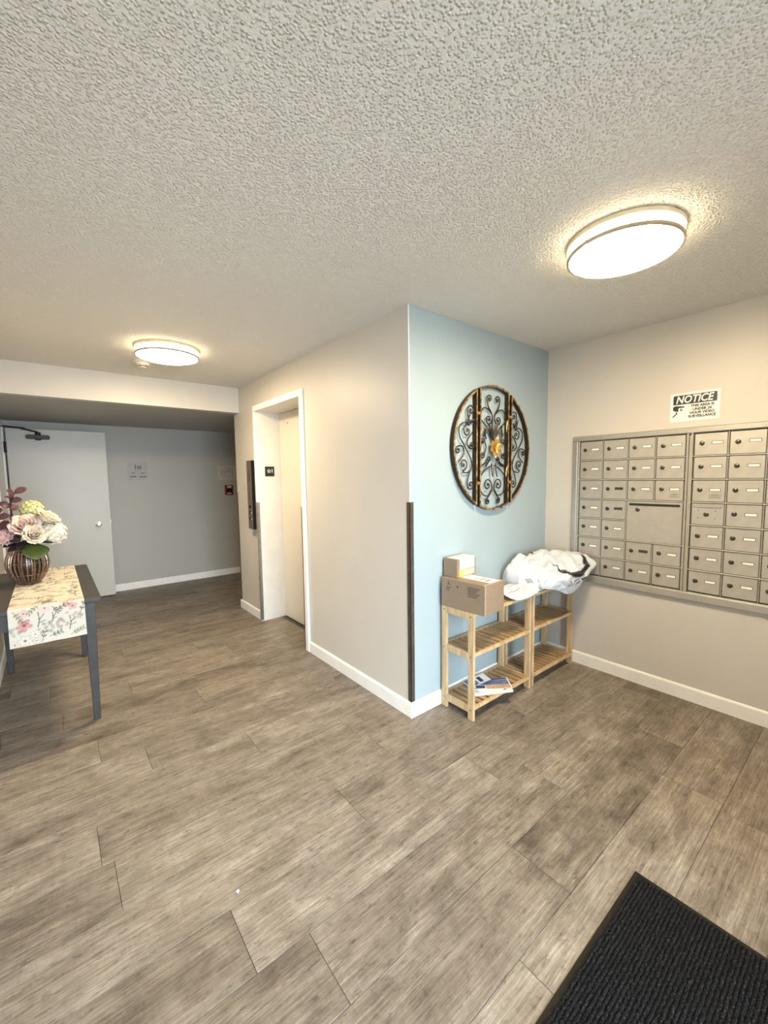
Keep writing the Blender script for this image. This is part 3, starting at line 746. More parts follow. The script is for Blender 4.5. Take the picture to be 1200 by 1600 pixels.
for q in range(3): rect(lf, 0.04, 0.075-0.006*q, 0.125-0.010*q, 0.130-0.010*q, 0, 0.0006, 'print_brown', bx, 'print_line')
B().prism([(0.045, 0.142), (0.07, 0.142), (0.07, 0.146), (0.062, 0.146), (0.062, 0.162), (0.053, 0.162), (0.053, 0.146), (0.045, 0.146)], lf, 0, 0.0006).build('printed_mark', 'print_brown', bx)
B().prism(circ(0.125, 0.138, 0.008, 12), lf, 0, 0.0006).build('printed_dot', 'print_brown', bx)
rect(lf, 0.318, 0.3249, 0.0, 0.180, 0, 0.001, 'cardboard_pale', bx, 'edge_seam')
rect(fr, 0.055, 0.095, 0.075, 0.115, 0, 0.0006, 'cardboard', bx, 'tape_patch')
bs, fr, lf, tp = carton((0.275, -0.123, 0.8415), r_(3), 0.190, 0.110, 0.115, 'small cardboard box with white label on top of the larger box', 0)
rect(tp, 0.02, 0.185, 0.0, 0.095, 0, 0.0008, 'card_white', bs, 'shipping_label')
rect(fr, 0.025, 0.175, 0.048, 0.1152, 0, 0.0008, 'card_white', bs, 'shipping_label')
rect(tp, 0.05, 0.14, 0.05, 0.06, 0.0008, 0.0011, 'sign_ink', bs, 'print_line')
for k in range(7):
    x = 0.065+0.013*k; rect(fr, x, x+(0.009 if k % 3 else 0.006), 0.068, 0.092, 0.0008, 0.0012, 'label_blue', bs, 'bar_mark')
rect(fr, 0.022, 0.062, 0.004, 0.046, 0, 0.0008, 'label_yellow', bs, 'yellow_sticker')
rect(fr, 0.066, 0.178, 0.006, 0.043, 0, 0.0008, 'cardboard_pale', bs, 'tape')

# ================================================================== POLY MAILERS
def bag(name, rows, label, amp, seed, paint, nu=64, nv=56, shelfz=0.662, edge=-0.272):
    R0 = [catmull(r, max(2, nu//(len(r)-1))) for r in rows]
    ncol = len(R0[0]); cols = [catmull([R0[i][j] for i in range(len(rows))], max(2, nv//(len(rows)-1))) for j in range(ncol)]
    nr = len(cols[0])
    T = [[cols[j][i] for j in range(ncol)] for i in range(nr)]
    top = []; colr = []
    for i in range(nr):
        row = []
        for j in range(ncol):
            u, v = j/(ncol-1), i/(nr-1); p = T[i][j]
            e = min(1, 6*min(u, 1-u))*min(1, 6*min(v, 1-v))
            a = T[min(i+1, nr-1)][j]-T[max(i-1, 0)][j]; b_ = T[i][min(j+1, ncol-1)]-T[i][max(j-1, 0)]
            n = a.cross(b_); n = n.normalized() if n.length > 1e-9 else Vector((0, 0, 1))
            if n.z < 0 and abs(n.z) > 0.3: n = -n
            s1 = noise.noise(p*9+Vector((seed, 0, 0))); s2 = 1-abs(noise.noise(Vector((p.x*7+p.y*5, p.y*13-p.x*4, p.z*10))+Vector((0, seed, 0))))*2.6; s3 = 1-abs(noise.noise(Vector((p.x*13-p.y*17, p.y*15, p.z*22))+Vector((0, 0, seed))))*2.4
            q = p+n*amp*(0.6*s1+1.0*s2+0.40*s3-0.75)*(0.3+0.7*e)
            if q.y > -0.28: q.z = max(q.z, shelfz+0.002)
            if q.y > -0.012: q.y = -0.012
            if q.x > W-0.03: q.x = W-0.03
            row.append(q); colr.append(paint(u, v))
        top.append(row)
    b = B().grid(top); n0 = len(b.v)
    bot = []
    for i in range(nr):
        row = []
        for j in range(ncol):
            v = i/(nr-1); u = j/(ncol-1)
            p0 = top[0][j]; p1 = top[-1][j]; q = p0.lerp(p1, v)
            if i in (0, nr-1) or j in (0, ncol-1): q = top[i][j].copy()
            else:
                ee = min(1, 5*min(u, 1-u)); lo = shelfz+0.001 if q.y > edge else min(q.z, top[i][j].z-0.004)
                q = Vector((q.x, q.y, min(top[i][j].z-0.003, q.z*(1-ee)+lo*ee)))
                if q.y > edge: q.z = max(q.z, shelfz+0.0008)
            row.append(q); colr.append((0.58, 0.60, 0.62))
        bot.append(row)
    b2 = B().grid(bot); b.add(b2.v, [tuple(reversed(f)) for f in b2.f])
    og = (sum(p[0] for p in b.v)/len(b.v), sum(p[1] for p in b.v)/len(b.v), shelfz)
    o = b.build(name, 'poly_print', None, org=og, smooth='all', fix=False)
    ca = o.data.color_attributes.new('print', 'FLOAT_COLOR', 'POINT')
    ca.data.foreach_set('color', np.array([(*c, 1) for c in colr], dtype=np.float32).ravel())
    bm = bmesh.new(); bm.from_mesh(o.data); bmesh.ops.remove_doubles(bm, verts=bm.verts, dist=1e-5); bmesh.ops.recalc_face_normals(bm, faces=bm.faces); bm.to_mesh(o.data); bm.free()
    tag(o, label, 'mailer')
    return o, top
WHT = (0.57, 0.61, 0.655); BLK = (0.012, 0.012, 0.015)
def paint_big(u, v):
    # black printed crescent on the front, grey tape at the far right
    du, dv = (u-0.60)/0.30, (v-0.545)/0.25
    a = math.hypot(du, dv); du2, dv2 = (u-0.585)/0.285, (v-0.497)/0.225
    if a < 1.0 and math.hypot(du2, dv2) > 1.0 and dv > -0.3: return BLK
    if 0.86 < u < 0.95 and 0.16 < v < 0.30: return (0.30, 0.30, 0.31)
    if abs(u-0.30) < 0.025 and 0.22 < v < 0.30: return BLK
    if abs(u-0.5) < 0.05 and abs(v-0.17) < 0.015: return (0.05, 0.05, 0.05)
    return WHT
def paint_left(u, v):
    if 0.10 < u < 0.34 and 0.70 < v < 0.80 and (int(u*60) % 3 != 0): return (0.06, 0.07, 0.08)
    if 0.52 < u < 0.60 and 0.76 < v < 0.81: return (0.2, 0.22, 0.25)
    return WHT
def paint_small(u, v):
    if 0.18 < u < 0.52 and abs(v-0.62) < 0.018 and int(u*70) % 4 != 0: return (0.25, 0.24, 0.26)
    if 0.60 < u < 0.70 and 0.32 < v < 0.42 and (abs(u-0.65) > 0.03 or abs(v-0.37) > 0.03): return (0.45, 0.45, 0.48)
    return (0.64, 0.64, 0.66)
bag('poly_mailer', [[(0.865, -0.03, 0.675), (0.96, -0.03, 0.675), (1.04, -0.03, 0.675)],
                    [(0.862, -0.06, 0.795), (0.97, -0.06, 0.865), (1.05, -0.06, 0.870)],
                    [(0.860, -0.13, 0.800), (0.96, -0.15, 0.850), (1.04, -0.16, 0.860)],
                    [(0.868, -0.205, 0.735), (0.95, -0.25, 0.745), (1.04, -0.26, 0.77)],
                    [(0.885, -0.22, 0.672), (0.95, -0.272, 0.668), (1.02, -0.275, 0.67)]],
    'crumpled white plastic mailer wedged between the big bag and the small parcel', 0.016, 3.1, paint_left)
bigbag, BT_ = bag('poly_mailer', [[(1.00, -0.10, 0.700), (1.15, -0.05, 0.70), (1.30, -0.05, 0.72), (1.42, -0.13, 0.74)],
               [(1.00, -0.12, 0.855), (1.15, -0.09, 0.880), (1.30, -0.12, 0.885), (1.425, -0.24, 0.880)],
               [(0.975, -0.23, 0.835), (1.12, -0.25, 0.868), (1.28, -0.29, 0.880), (1.43, -0.35, 0.878)],
               [(0.955, -0.31, 0.760), (1.08, -0.375, 0.775), (1.26, -0.425, 0.775), (1.452, -0.435, 0.815)],
               [(0.930, -0.31, 0.695), (1.05, -0.352, 0.672), (1.19, -0.378, 0.628), (1.40, -0.405, 0.735)]],
    'large puffy white plastic mailer with a black crescent overhanging the shelf', 0.019, 8.4, paint_big, nu=84, nv=72)
# printed words on the bag front, laid on the bag surface
def on_bag(grid, u, v):
    a, b_ = len(grid)-1, len(grid[0])-1; i, j = min(a-1, int(v*a)), min(b_-1, int(u*b_)); fi, fj = v*a-i, u*b_-j
    p = grid[i][j].lerp(grid[i][j+1], fj).lerp(grid[i+1][j].lerp(grid[i+1][j+1], fj), fi)
    n = (grid[i][j+1]-grid[i][j]).cross(grid[i+1][j]-grid[i][j]).normalized()
    return p, n
def bag_text(body, u0, v0, du, dv, scale, grid, par, mt):
    cu = bpy.data.curves.new('t', 'FONT'); cu.body = body; cu.size = 1.0; cu.align_x = 'CENTER'; cu.align_y = 'CENTER'; cu.resolution_u = 2
    to = bpy.data.objects.new('t', cu); C.objects.link(to); dg = bpy.context.evaluated_depsgraph_get(); dg.update()
    me = bpy.data.meshes.new_from_object(to.evaluated_get(dg)); bpy.data.objects.remove(to); bpy.data.curves.remove(cu)
    camref = Vector((0, -1, 0.5))
    for p in me.vertices:
        a, b_ = p.co.x*scale, p.co.y*scale
        w, n = on_bag(grid, u0+du[0]*a+dv[0]*b_, v0+du[1]*a+dv[1]*b_)
        if n.dot(camref) < 0: n = -n
        p.co = w+n*0.0015-ORG[par]
    me.materials.clear(); me.materials.append(MATS[mt])
    return link(bpy.data.objects.new('lettering', me), par, ORG[par])
bag_text('CUTTER MAX', 0.64, 0.855, (2.4, -0.1), (0, -3.4), 0.024, BT_, bigbag, 'black')
bag('poly_mailer', [[(0.70, -0.06, 0.672), (0.82, -0.05, 0.675), (0.93, -0.06, 0.672)],
                    [(0.66, -0.12, 0.690), (0.80, -0.11, 0.705), (0.965, -0.12, 0.690)],
                    [(0.625, -0.20, 0.700), (0.79, -0.19, 0.712), (0.975, -0.20, 0.692)],
                    [(0.615, -0.26, 0.686), (0.77, -0.265, 0.694), (0.960, -0.25, 0.680)],
                    [(0.640, -0.305, 0.672), (0.76, -0.318, 0.676), (0.930, -0.285, 0.668)]],
    'small flat white plastic parcel beside the large cardboard box', 0.010, 5.5, paint_small, edge=-0.40)

# ================================================================== FLYERS on the bottom shelf
def sheet(o, ang, w, d, label, name, z, curl=0.0, tilt=0.0):
    O, ex, ey = frame2((o[0], o[1], z), ang)
    t = thing(name, (o[0], o[1], z), label, 'flyer', 'flyers on the bottom shelf')
    k = 10; P = [[O+ex*(w*i/k)+ey*(d*j/6)+Vector((0, 0, tilt*j/6+curl*(i/k)**2*0.02)) for j in range(7)] for i in range(k+1)]
    def strip(x0, x1, y0, y1, off, mt, nm):
        def pt(a, b_): return O+ex*(w*a)+ey*(d*b_)+Vector((0, 0, tilt*b_+curl*a*a*0.02+off))
        n = 8; tp_ = [[pt(x0+(x1-x0)*i/n, y0+(y1-y0)*j/4) for j in range(5)] for i in range(n+1)]
        b = B().grid(tp_); m_ = len(b.v); b.v += [tuple(Vector(p)-Vector((0, 0, 0.0006))) for p in b.v]; b.f += [tuple(reversed([i+m_ for i in f])) for f in b.f]
        return b.build(nm, mt, t)
    return t, strip
t, st = sheet((0.36, -0.20), r_(-28), 0.26, 0.16, 'white printed flyer under the others on the bottom shelf', 'flyer', 0.0868)
st(0, 1, 0, 1, 0, 'paper', 'page'); st(0.05, 0.95, 0.55, 0.62, 0.0007, 'paper_navy', 'print_band'); st(0.08, 0.6, 0.2, 0.4, 0.0007, 'label_blue', 'print_block')
t, st = sheet((0.415, -0.105), r_(-18), 0.17, 0.10, 'folded purple and white leaflet near the wall on the bottom shelf', 'flyer', 0.0880, 1.2)
st(0, 1, 0, 1, 0, 'paper', 'page'); st(0.05, 0.5, 0.1, 0.9, 0.0007, 'paper_blue', 'picture'); st(0.6, 0.75, 0.2, 0.8, 0.0007, 'paper_navy', 'print_block')
t, st = sheet((0.415, -0.185), r_(-36), 0.225, 0.10, 'white flyer with dark printing poking past the front rail', 'flyer', 0.0895)
st(0, 1, 0, 1, 0, 'paper', 'page'); st(0.75, 0.83, 0.2, 0.5, 0.0007, 'black', 'print_block'); st(0.05, 0.6, 0.6, 0.8, 0.0007, 'label_blue', 'print_block')
t, st = sheet((0.425, -0.155), r_(-40), 0.235, 0.145, 'blue and tan glossy magazine on top of the flyers', 'magazine', 0.0912, 0.5)
st(0, 1, 0, 1, 0, 'paper', 'cover'); st(0.02, 0.97, 0.40, 0.80, 0.0007, 'paper_blue', 'picture'); st(0.02, 0.97, 0.83, 0.97, 0.0007, 'paper_navy', 'title_band'); st(0.30, 0.97, 0.05, 0.38, 0.0007, 'paper_tan', 'picture'); st(0.02, 0.27, 0.10, 0.34, 0.0007, 'paper_navy', 'print_block')

# ================================================================== CONSOLE TABLE, RUNNER
TZ, TY0, TY1, TX0, TX1 = 0.772, 1.205, 2.475, -2.004, -1.438
tb = thing('console_table', ((TX0+TX1)/2, (TY0+TY1)/2, 0), 'dark grey console table against the left wall', 'table')
B().box(TX0, TX1, TY0, TY1, TZ-0.028, TZ).build('table_top', 'table_grey', tb, bevel=0.005, seg=2)
for x in (TX0+0.045, TX1-0.060):
    for y in (TY0+0.045, TY1-0.055):
        b = B(); h0 = 0.027; h1 = 0.017; z0, zk, z1 = 0.0, 0.60, TZ-0.0285
        lv = [(z0, h1), (zk, h0), (z1, h0)]
        b.add([(x+sx*h, y+sy*h, z) for z, h in lv for sx, sy in ((-1, -1), (1, -1), (1, 1), (-1, 1))],
              [(3, 2, 1, 0), (8, 9, 10, 11)]+[(4*k+i, 4*k+(i+1) % 4, 4*k+4+(i+1) % 4, 4*k+4+i) for k in (0, 1) for i in range(4)])
        b.build('leg', 'table_grey', tb, bevel=0.002)
ax0, ax1, ay0, ay1 = TX0+0.03, TX1-0.045, TY0+0.03, TY1-0.04
for nm, a in (('apron', (ax0+0.045, ax1-0.045, ay0, ay0+0.02)), ('apron', (ax0+0.045, ax1-0.045, ay1-0.02, ay1)), ('apron', (ax0, ax0+0.02, ay0+0.045, ay1-0.045)), ('apron', (ax1-0.02, ax1, ay0+0.045, ay1-0.045))):
    B().box(a[0], a[1], a[2], a[3], TZ-0.125, TZ-0.0285).build(nm, 'table_grey', tb, bevel=0.001)

RX0, RX1, DROP, TL = -1.862, -1.522, 0.212, TY1-TY0
rw = RX1-RX0; dx = 0.0034
nx = int(rw/dx)+1; LN = DROP+TL+0.18; ny = int(LN/dx)+1
S, T_ = np.meshgrid(np.linspace(0, rw, nx), np.linspace(0, LN, ny))     # T_: 0 at the bottom of the hanging front end
col = np.ones(S.shape+(3,))*np.array([0.56, 0.525, 0.46])
def blend(mask, c, a):
    mk = (np.clip(mask, 0, 1)*a)[..., None]; col[...] = col*(1-mk)+np.array(c)*mk
def fl_(cx, cy, R, c, c2, npet=5, ph=0.0, a=0.8):
    dX, dY = S-cx, T_-cy; rr = np.hypot(dX, dY); th = np.arctan2(dY, dX)+ph
    lim = R*(0.45+0.55*np.abs(np.cos(npet*th/2)))
    blend(np.clip((lim-rr)/0.003+0.5, 0, 1), c, a*0.75); blend(np.clip(1-np.abs(lim-rr)/0.0035, 0, 1), c2, a*0.6)
    blend(np.clip((R*0.22-rr)/0.003+0.5, 0, 1), (0.10, 0.03, 0.04), a)
def seg_(x0, y0, x1, y1, w, c, a=0.8):
    d2 = (x1-x0)**2+(y1-y0)**2+1e-12; t = np.clip(((S-x0)*(x1-x0)+(T_-y0)*(y1-y0))/d2, 0, 1)
    blend(np.clip((w-np.hypot(S-x0-t*(x1-x0), T_-y0-t*(y1-y0)))/0.002+0.5, 0, 1), c, a)
def lf_(cx, cy, L, Wd, ang, c, a=0.7):
    dX, dY = S-cx, T_-cy; p = dX*math.cos(ang)+dY*math.sin(ang); q = -dX*math.sin(ang)+dY*math.cos(ang)
    blend(np.clip(1.3-((p/L)**2+(q/Wd)**2)*1.3, 0, 1), c, a)
PK, DP, GR, MV, CO, OL = (0.52, 0.14, 0.18), (0.30, 0.03, 0.07), (0.055, 0.058, 0.05), (0.42, 0.25, 0.28), (0.62, 0.20, 0.16), (0.16, 0.155, 0.09)
def fr_(a, b_): return a*rw, b_*DROP
def sprig(x, y, L, ang, c, kids=5):
    seg_(x, y, x+L*math.cos(ang), y+L*math.sin(ang), 0.0017, c, 0.9)
    for k in range(1, kids+1):
        t = k/kids; bx_, by_ = x+L*t*math.cos(ang), y+L*t*math.sin(ang)
        for s in (-1, 1):
            a2 = ang+s*0.75; lf_(bx_+0.010*math.cos(a2), by_+0.010*math.sin(a2), 0.010, 0.0046, a2, c, 0.9)
def tree_(x, y, s, c):
    seg_(x, y, x+0.1*s, y+0.5*s, 0.0024, c, 0.95); seg_(x+0.1*s, y+0.5*s, x+0.05*s, y+s, 0.0021, c, 0.95); seg_(x+0.1*s, y+0.5*s, x+0.35*s, y+0.85*s, 0.0020, c, 0.95); seg_(x+0.07*s, y+0.3*s, x+0.4*s, y+0.4*s, 0.0019, c, 0.95)
def cluster(x, y, r, n, c, seed):
    rg = np.random.default_rng(seed)
    for _ in range(n):
        a, q = rg.uniform(0, 2*PI), r*math.sqrt(rg.uniform()); fl_(x+q*math.cos(a), y+q*math.sin(a), rg.uniform(0.006, 0.009), c, GR, 4, rg.uniform(0, 3), 0.75)
# front drop
fl_(*fr_(0.19, 0.56), 0.036, PK, DP, 5, 0.3, 0.95); fl_(*fr_(0.19, 0.87), 0.021, (0.70, 0.40, 0.38), DP, 5, 1.0, 0.8); fl_(*fr_(0.46, 0.93), 0.024, (0.74, 0.48, 0.46), PK, 5, 0.6, 0.75)
fl_(*fr_(0.73, 1.0), 0.022, (0.72, 0.34, 0.26), CO, 6, 0.2, 0.8); fl_(*fr_(0.83, 0.88), 0.022, (0.66, 0.26, 0.24), DP, 5, 0.9, 0.9); lf_(*fr_(0.75, 0.71), 0.011, 0.007, 0.4, MV, 0.9)
tree_(*fr_(0.36, 0.45), 0.085, GR); tree_(*fr_(0.55, 0.55), 0.05, GR); tree_(*fr_(0.77, 0.25), 0.08, GR); sprig(*fr_(0.92, 0.62), 0.09, 1.2, GR, 3); sprig(*fr_(0.06, 0.95), 0.085, -1.0, OL, 5)
cluster(*fr_(0.47, 0.40), 0.034, 16, (0.40, 0.41, 0.38), 1); cluster(*fr_(0.68, 0.45), 0.030, 12, (0.50, 0.36, 0.38), 2); cluster(*fr_(0.88, 0.58), 0.024, 9, (0.55, 0.42, 0.42), 3); cluster(*fr_(0.08, 0.45), 0.028, 10, (0.45, 0.45, 0.42), 4)
fl_(*fr_(0.19, 0.15), 0.032, (0.62, 0.58, 0.53), GR, 6, 0.1, 0.8); fl_(*fr_(0.32, 0.28), 0.024, (0.68, 0.64, 0.58), GR, 5, 0.1, 0.6); fl_(*fr_(0.33, 0.10), 0.018, (0.6, 0.57, 0.52), GR, 5, 0.7, 0.8); fl_(*fr_(0.06, 0.08), 0.022, (0.6, 0.50, 0.48), MV, 5, 0.7, 0.7)
sprig(*fr_(0.60, 0.82), 0.06, 0.5, GR, 3); sprig(*fr_(0.5, 0.15), 0.05, 0.3, GR, 3); sprig(*fr_(0.78, 0.10), 0.06, 0.4, OL, 4); sprig(*fr_(0.40, 0.05), 0.05, 1.3, GR, 2); sprig(*fr_(0.56, 0.95), 0.04, -0.9, GR, 3)
# top, repeated at random
rg = np.random.default_rng(5)
for k in range(170):
    x, y = rg.uniform(0, rw), rg.uniform(DROP+0.02, LN); q = rg.integers(0, 6); an = rg.uniform(0, 2*PI)
    if q == 0: fl_(x, y, rg.uniform(0.015, 0.030), (0.66, 0.42, 0.36), MV, 5, an, 0.75)
    elif q == 1: sprig(x, y, 0.08, an, GR, 5)
    elif q == 2: tree_(x, y, 0.08, GR)
    elif q == 3: cluster(x, y, 0.03, 9, (0.42, 0.38, 0.33), int(k)+50)
    elif q == 4: sprig(x, y, 0.07, an, OL, 4)
    else: fl_(x, y, 0.022, (0.60, 0.55, 0.46), GR, 6, an, 0.75)
P = []
rc = 0.006
for i in range(ny):
    t = T_[i, 0]; row = []
    for j in range(nx):
        s = S[i, j]; wv = 0.0018*math.sin(s*38+1.0)+0.0012*math.sin(s*71)
        if t < DROP-rc: p = (RX0+s+0.010*(1-t/DROP)*(0.5-s/rw)*-0.4, TY0-0.0045+wv*(1-t/DROP)-0.003*(1-t/DROP), TZ-DROP+t)
        elif t < DROP+rc:
            a = (t-DROP+rc)/(2*rc)*PI/2; p = (RX0+s, TY0-0.0045+rc*(1-math.cos(a))*0.9, TZ+0.0015-rc*(1-math.sin(a)))
        elif t < DROP+TL-0.004: p = (RX0+s, TY0+(t-DROP), TZ+0.0015+0.0008*max(0, wv*200))
        else: p = (RX0+s, TY1+0.0045, TZ+0.0015-(t-DROP-TL+0.004))
        row.append(p)
    P.append(row)
o = B().grid(P).build('table_runner', 'runner_print', None, org=((RX0+RX1)/2, (TY0+TY1)/2, TZ), smooth='all', fix=False)
ca = o.data.color_attributes.new('print', 'FLOAT_COLOR', 'POINT')
ca.data.foreach_set('color', np.concatenate([col, np.ones(S.shape+(1,))], -1).astype(np.float32).ravel())
so = o.modifiers.new('thick', 'SOLIDIFY'); so.thickness = 0.0012; so.offset = -1
tag(o, 'cream floral printed runner draped over the grey console table', 'table runner')

# ================================================================== VASE AND FLOWERS
VX, VY, VZ = -1.790, 1.93, TZ+0.004
vs_ = thing('vase', (VX, VY, VZ), 'round brown ribbed vase on the floral runner', 'vase')
prof = [(0.0, 0.012), (0.052, 0.012), (0.072, 0.022), (0.088, 0.055), (0.106, 0.105), (0.109, 0.140), (0.102, 0.185), (0.085, 0.225), (0.068, 0.250), (0.066, 0.262), (0.060, 0.262), (0.062, 0.245), (0.0, 0.225)]
B().lathe(prof, (VX, VY, VZ), n=48).build('body', 'vase_glass', vs_, smooth=True)
rp = catmull([(0.058, 0, 0.012), (0.074, 0, 0.026), (0.093, 0, 0.058), (0.110, 0, 0.108), (0.113, 0, 0.145), (0.105, 0, 0.192), (0.087, 0, 0.232), (0.070, 0, 0.258)], 5)
for k in range(32):
    a = 2*PI*k/32; tw = 0.05*math.sin(k*2.1)
    pts = [(VX+p.x*math.cos(a+tw*math.sin(p.z*14)), VY+p.x*math.sin(a+tw*math.sin(p.z*14)), VZ+p.z) for p in rp]
    B().tube(pts, 0.0064, 6).build('rib', 'vase_rib', vs_, smooth=True)
for z, r in ((0.070, 0.105), (0.150, 0.1195), (0.216, 0.101)):
    B().tube([(VX+r*math.cos(2*PI*i/40), VY+r*math.sin(2*PI*i/40), VZ+z) for i in range(40)], 0.0028, 5, True).build('band_wire', 'vase_rib', vs_, smooth=True)
B().lathe([(0.048, 0), (0.056, 0.004), (0.056, 0.012), (0.050, 0.016), (0, 0.016)], (VX, VY, VZ), n=32).build('foot', 'vase_rib', vs_, smooth=True)

def petal_grid(c, ax, r, size, wide, open_, ang, k=7, l=6, ruffle=0.0, ph=0.0):
    """one cupped petal leaving the axis at angle ang; open_=0 upright, 1 flat"""
    ax = Vector(ax).normalized(); a = Vector((1, 0, 0)) if abs(ax.x) < 0.8 else Vector((0, 1, 0))
    u = ax.cross(a).normalized(); w = ax.cross(u); rows = []
    for i in range(k):
        t = i/(k-1); row = []
        for j in range(l):
            s = (j/(l-1)-0.5)*2
            th = ang+s*wide*(0.35+0.65*math.sin(PI*min(1, 0.12+t*0.80)))
            h = size*t*(1-0.18*abs(s)**2*t)
            rad = r+size*open_*(t**1.6)*0.9+ruffle*math.sin(s*5+ph)*t
            hh = h*(1-open_*0.55*t)+ruffle*0.5*math.cos(s*4+ph)*t
            row.append(Vector(c)+(u*math.cos(th)+w*math.sin(th))*rad+ax*hh)
        rows.append(row)
    return rows
def solid_grid(rows, th=0.0012):
    b = B().grid(rows); n = len(b.v); a, c = len(rows), len(rows[0])
    nm = []
    for i in range(a):
        for j in range(c):
            e1 = rows[min(i+1, a-1)][j]-rows[max(i-1, 0)][j]; e2 = rows[i][min(j+1, c-1)]-rows[i][max(j-1, 0)]
            q = e1.cross(e2); nm.append(q.normalized() if q.length > 1e-12 else Vector((0, 0, 1)))
    b.v += [tuple(Vector(p)-q*th for p, q in [(b.v[i], nm[i])])[0] if False else tuple(Vector(b.v[i])-nm[i]*th) for i in range(n)]
    b.f += [tuple(reversed([i+n for i in f])) for f in b.f]
    rim = [j for j in range(c)]+[i*c+c-1 for i in range(1, a)]+[(a-1)*c+j for j in range(c-2, -1, -1)]+[i*c for i in range(a-2, 0, -1)]
    for q in range(len(rim)):
        i, j = rim[q], rim[(q+1) % len(rim)]; b.f.append((i, i+n, j+n, j))
    return b
def stem(t, head, mt='leaf_green', r=0.003):
    h = Vector(head); base = Vector((VX+(h.x-VX)*0.15, VY+(h.y-VY)*0.15, VZ+0.232))
    mid = base.lerp(h, 0.55)+Vector((0, 0, 0.015))
    B().tube(catmull([base, mid, h], 5), r, 6).build('stem', mt, t, smooth=True)
def rose(c, ax, R, mt, label, name='rose'):
    t = thing(name, c, label, 'flower', 'flowers in the vase')
    stem(t, Vector(c))
    A = Vector(ax).normalized(); base = Vector(c)-A*R*0.55
    for lay, (n, r0, sz, op, wd) in enumerate(((3, 0.10, 1.00, 0.02, 1.15), (4, 0.22, 1.02, 0.10, 0.95), (5, 0.36, 1.02, 0.28, 0.85), (6, 0.48, 1.0, 0.55, 0.72), (6, 0.55, 1.0, 0.85, 0.72))):
        for k in range(n):
            a = 2*PI*k/n+lay*0.7
            solid_grid(petal_grid(base, A, R*r0, R*sz, wd, op*0.75, a, ruffle=R*0.03, ph=k+lay)).build('petal', mt, t, smooth='all')
    return t
def floret_head(c, R, n, mt, label, name, seed, fs=0.014, up_=(0.2, -0.6, 0.7)):
    rg = random.Random(seed); t = thing(name, c, label, 'flower', 'flowers in the vase'); stem(t, Vector(c))
    b = B(); Cc = Vector(c)
    for k in range(n):
        z = 1-1.75*(k+0.5)/n; ph = k*2.39996; rr = math.sqrt(max(0, 1-z*z)); d = Vector((rr*math.cos(ph), rr*math.sin(ph), z)).normalized()
        q = Cc+d*R*rg.uniform(0.88, 1.06); a = Vector((0, 0, 1)) if abs(d.z) < 0.8 else Vector((1, 0, 0)); u = d.cross(a).normalized(); w = d.cross(u); f0 = rg.uniform(0, 6)
        for p in range(4):
            an = f0+p*PI/2; e = u*math.cos(an)+w*math.sin(an); g_ = u*-math.sin(an)+w*math.cos(an); s = fs*rg.uniform(0.85, 1.2)
            n0 = len(b.v)
            b.add([q, q+e*s*0.5+g_*s*0.55+d*s*0.15, q+e*s*1.1+d*s*rg.uniform(0.0, 0.45), q+e*s*0.5-g_*s*0.55+d*s*0.15, q+e*s*0.5-d*s*0.12], [(0, 1, 2), (0, 2, 3), (0, 4, 1), (1, 4, 2), (2, 4, 3), (3, 4, 0)])
    o = b.build('floret_head', mt, t, fix=False); tag(o, kind='stuff')
    B().lathe([(0, -R*0.8), (R*0.6, -R*0.5), (R*0.85, 0), (R*0.6, R*0.6), (0, R*0.8)], c, n=12).build('core', mt, t, smooth=True)
    return t
def leaf_obj(t, base, dirv, nrm, ln, wd, mt, curl=0.2, nm='leaf'):
    D = Vector(dirv).normalized(); Nn = Vector(nrm); Nn = (Nn-D*Nn.dot(D)).normalized(); S_ = D.cross(Nn); rows = []
    for i in range(8):
        a = i/7; w = wd*0.5*math.sin(PI*(a*0.92+0.06))**0.75
        rows.append([Vector(base)+D*ln*a+S_*w*j+Nn*(abs(j)*w*0.25-curl*ln*a*a) for j in (-1, -0.5, 0, 0.5, 1)])
    return solid_grid(rows, 0.001).build(nm, mt, t, smooth='all')
rose((-1.735, 1.795, 1.125), (0.25, -0.9, 0.35), 0.062, 'petal_cream', 'open cream rose facing forward at the front of the bouquet')
rose((-1.785, 1.840, 1.190), (-0.05, -0.75, 0.65), 0.078, 'petal_blush', 'large blush peony left of the cream roses', 'peony')
rose((-1.655, 1.850, 1.238), (0.55, -0.25, 0.8), 0.066, 'petal_cream', 'cream rose leaning right at the top of the bouquet')
floret_head((-1.745, 1.955, 1.275), 0.070, 70, 'petal_green', 'lime green hydrangea head at the top of the bouquet', 'hydrangea', 4)
floret_head((-1.640, 1.885, 1.110), 0.080, 105, 'petal_white', 'white hydrangea head on the right side of the bouquet', 'hydrangea', 5, 0.018)
floret_head((-1.900, 1.880, 1.110), 0.060, 70, 'petal_pink', 'dusty pink hydrangea cut by the left picture edge', 'hydrangea', 6, 0.017)
def branch(pts, n, mt, label, lw, name, seed, cat='foliage'):
    rg = random.Random(seed); path = catmull(pts, 6); t = thing(name, pts[0], label, cat, 'foliage in the vase')
    B().tube(path, 0.0028, 6).build('stem', 'leaf_dark', t, smooth=True)
    for k in range(n):
        i = int((0.30+0.70*k/max(1, n-1))*(len(path)-1)); p = path[i]; a = k*2.4+rg.uniform(-.3, .3)
        d = Vector((math.cos(a)*0.9, math.sin(a)*0.5-0.25, rg.uniform(0.1, 0.5)))
        leaf_obj(t, p, d, (rg.uniform(-.4, .4), -0.8, 0.5), lw*rg.uniform(0.85, 1.15), lw*0.78, mt, 0.1)
    return t
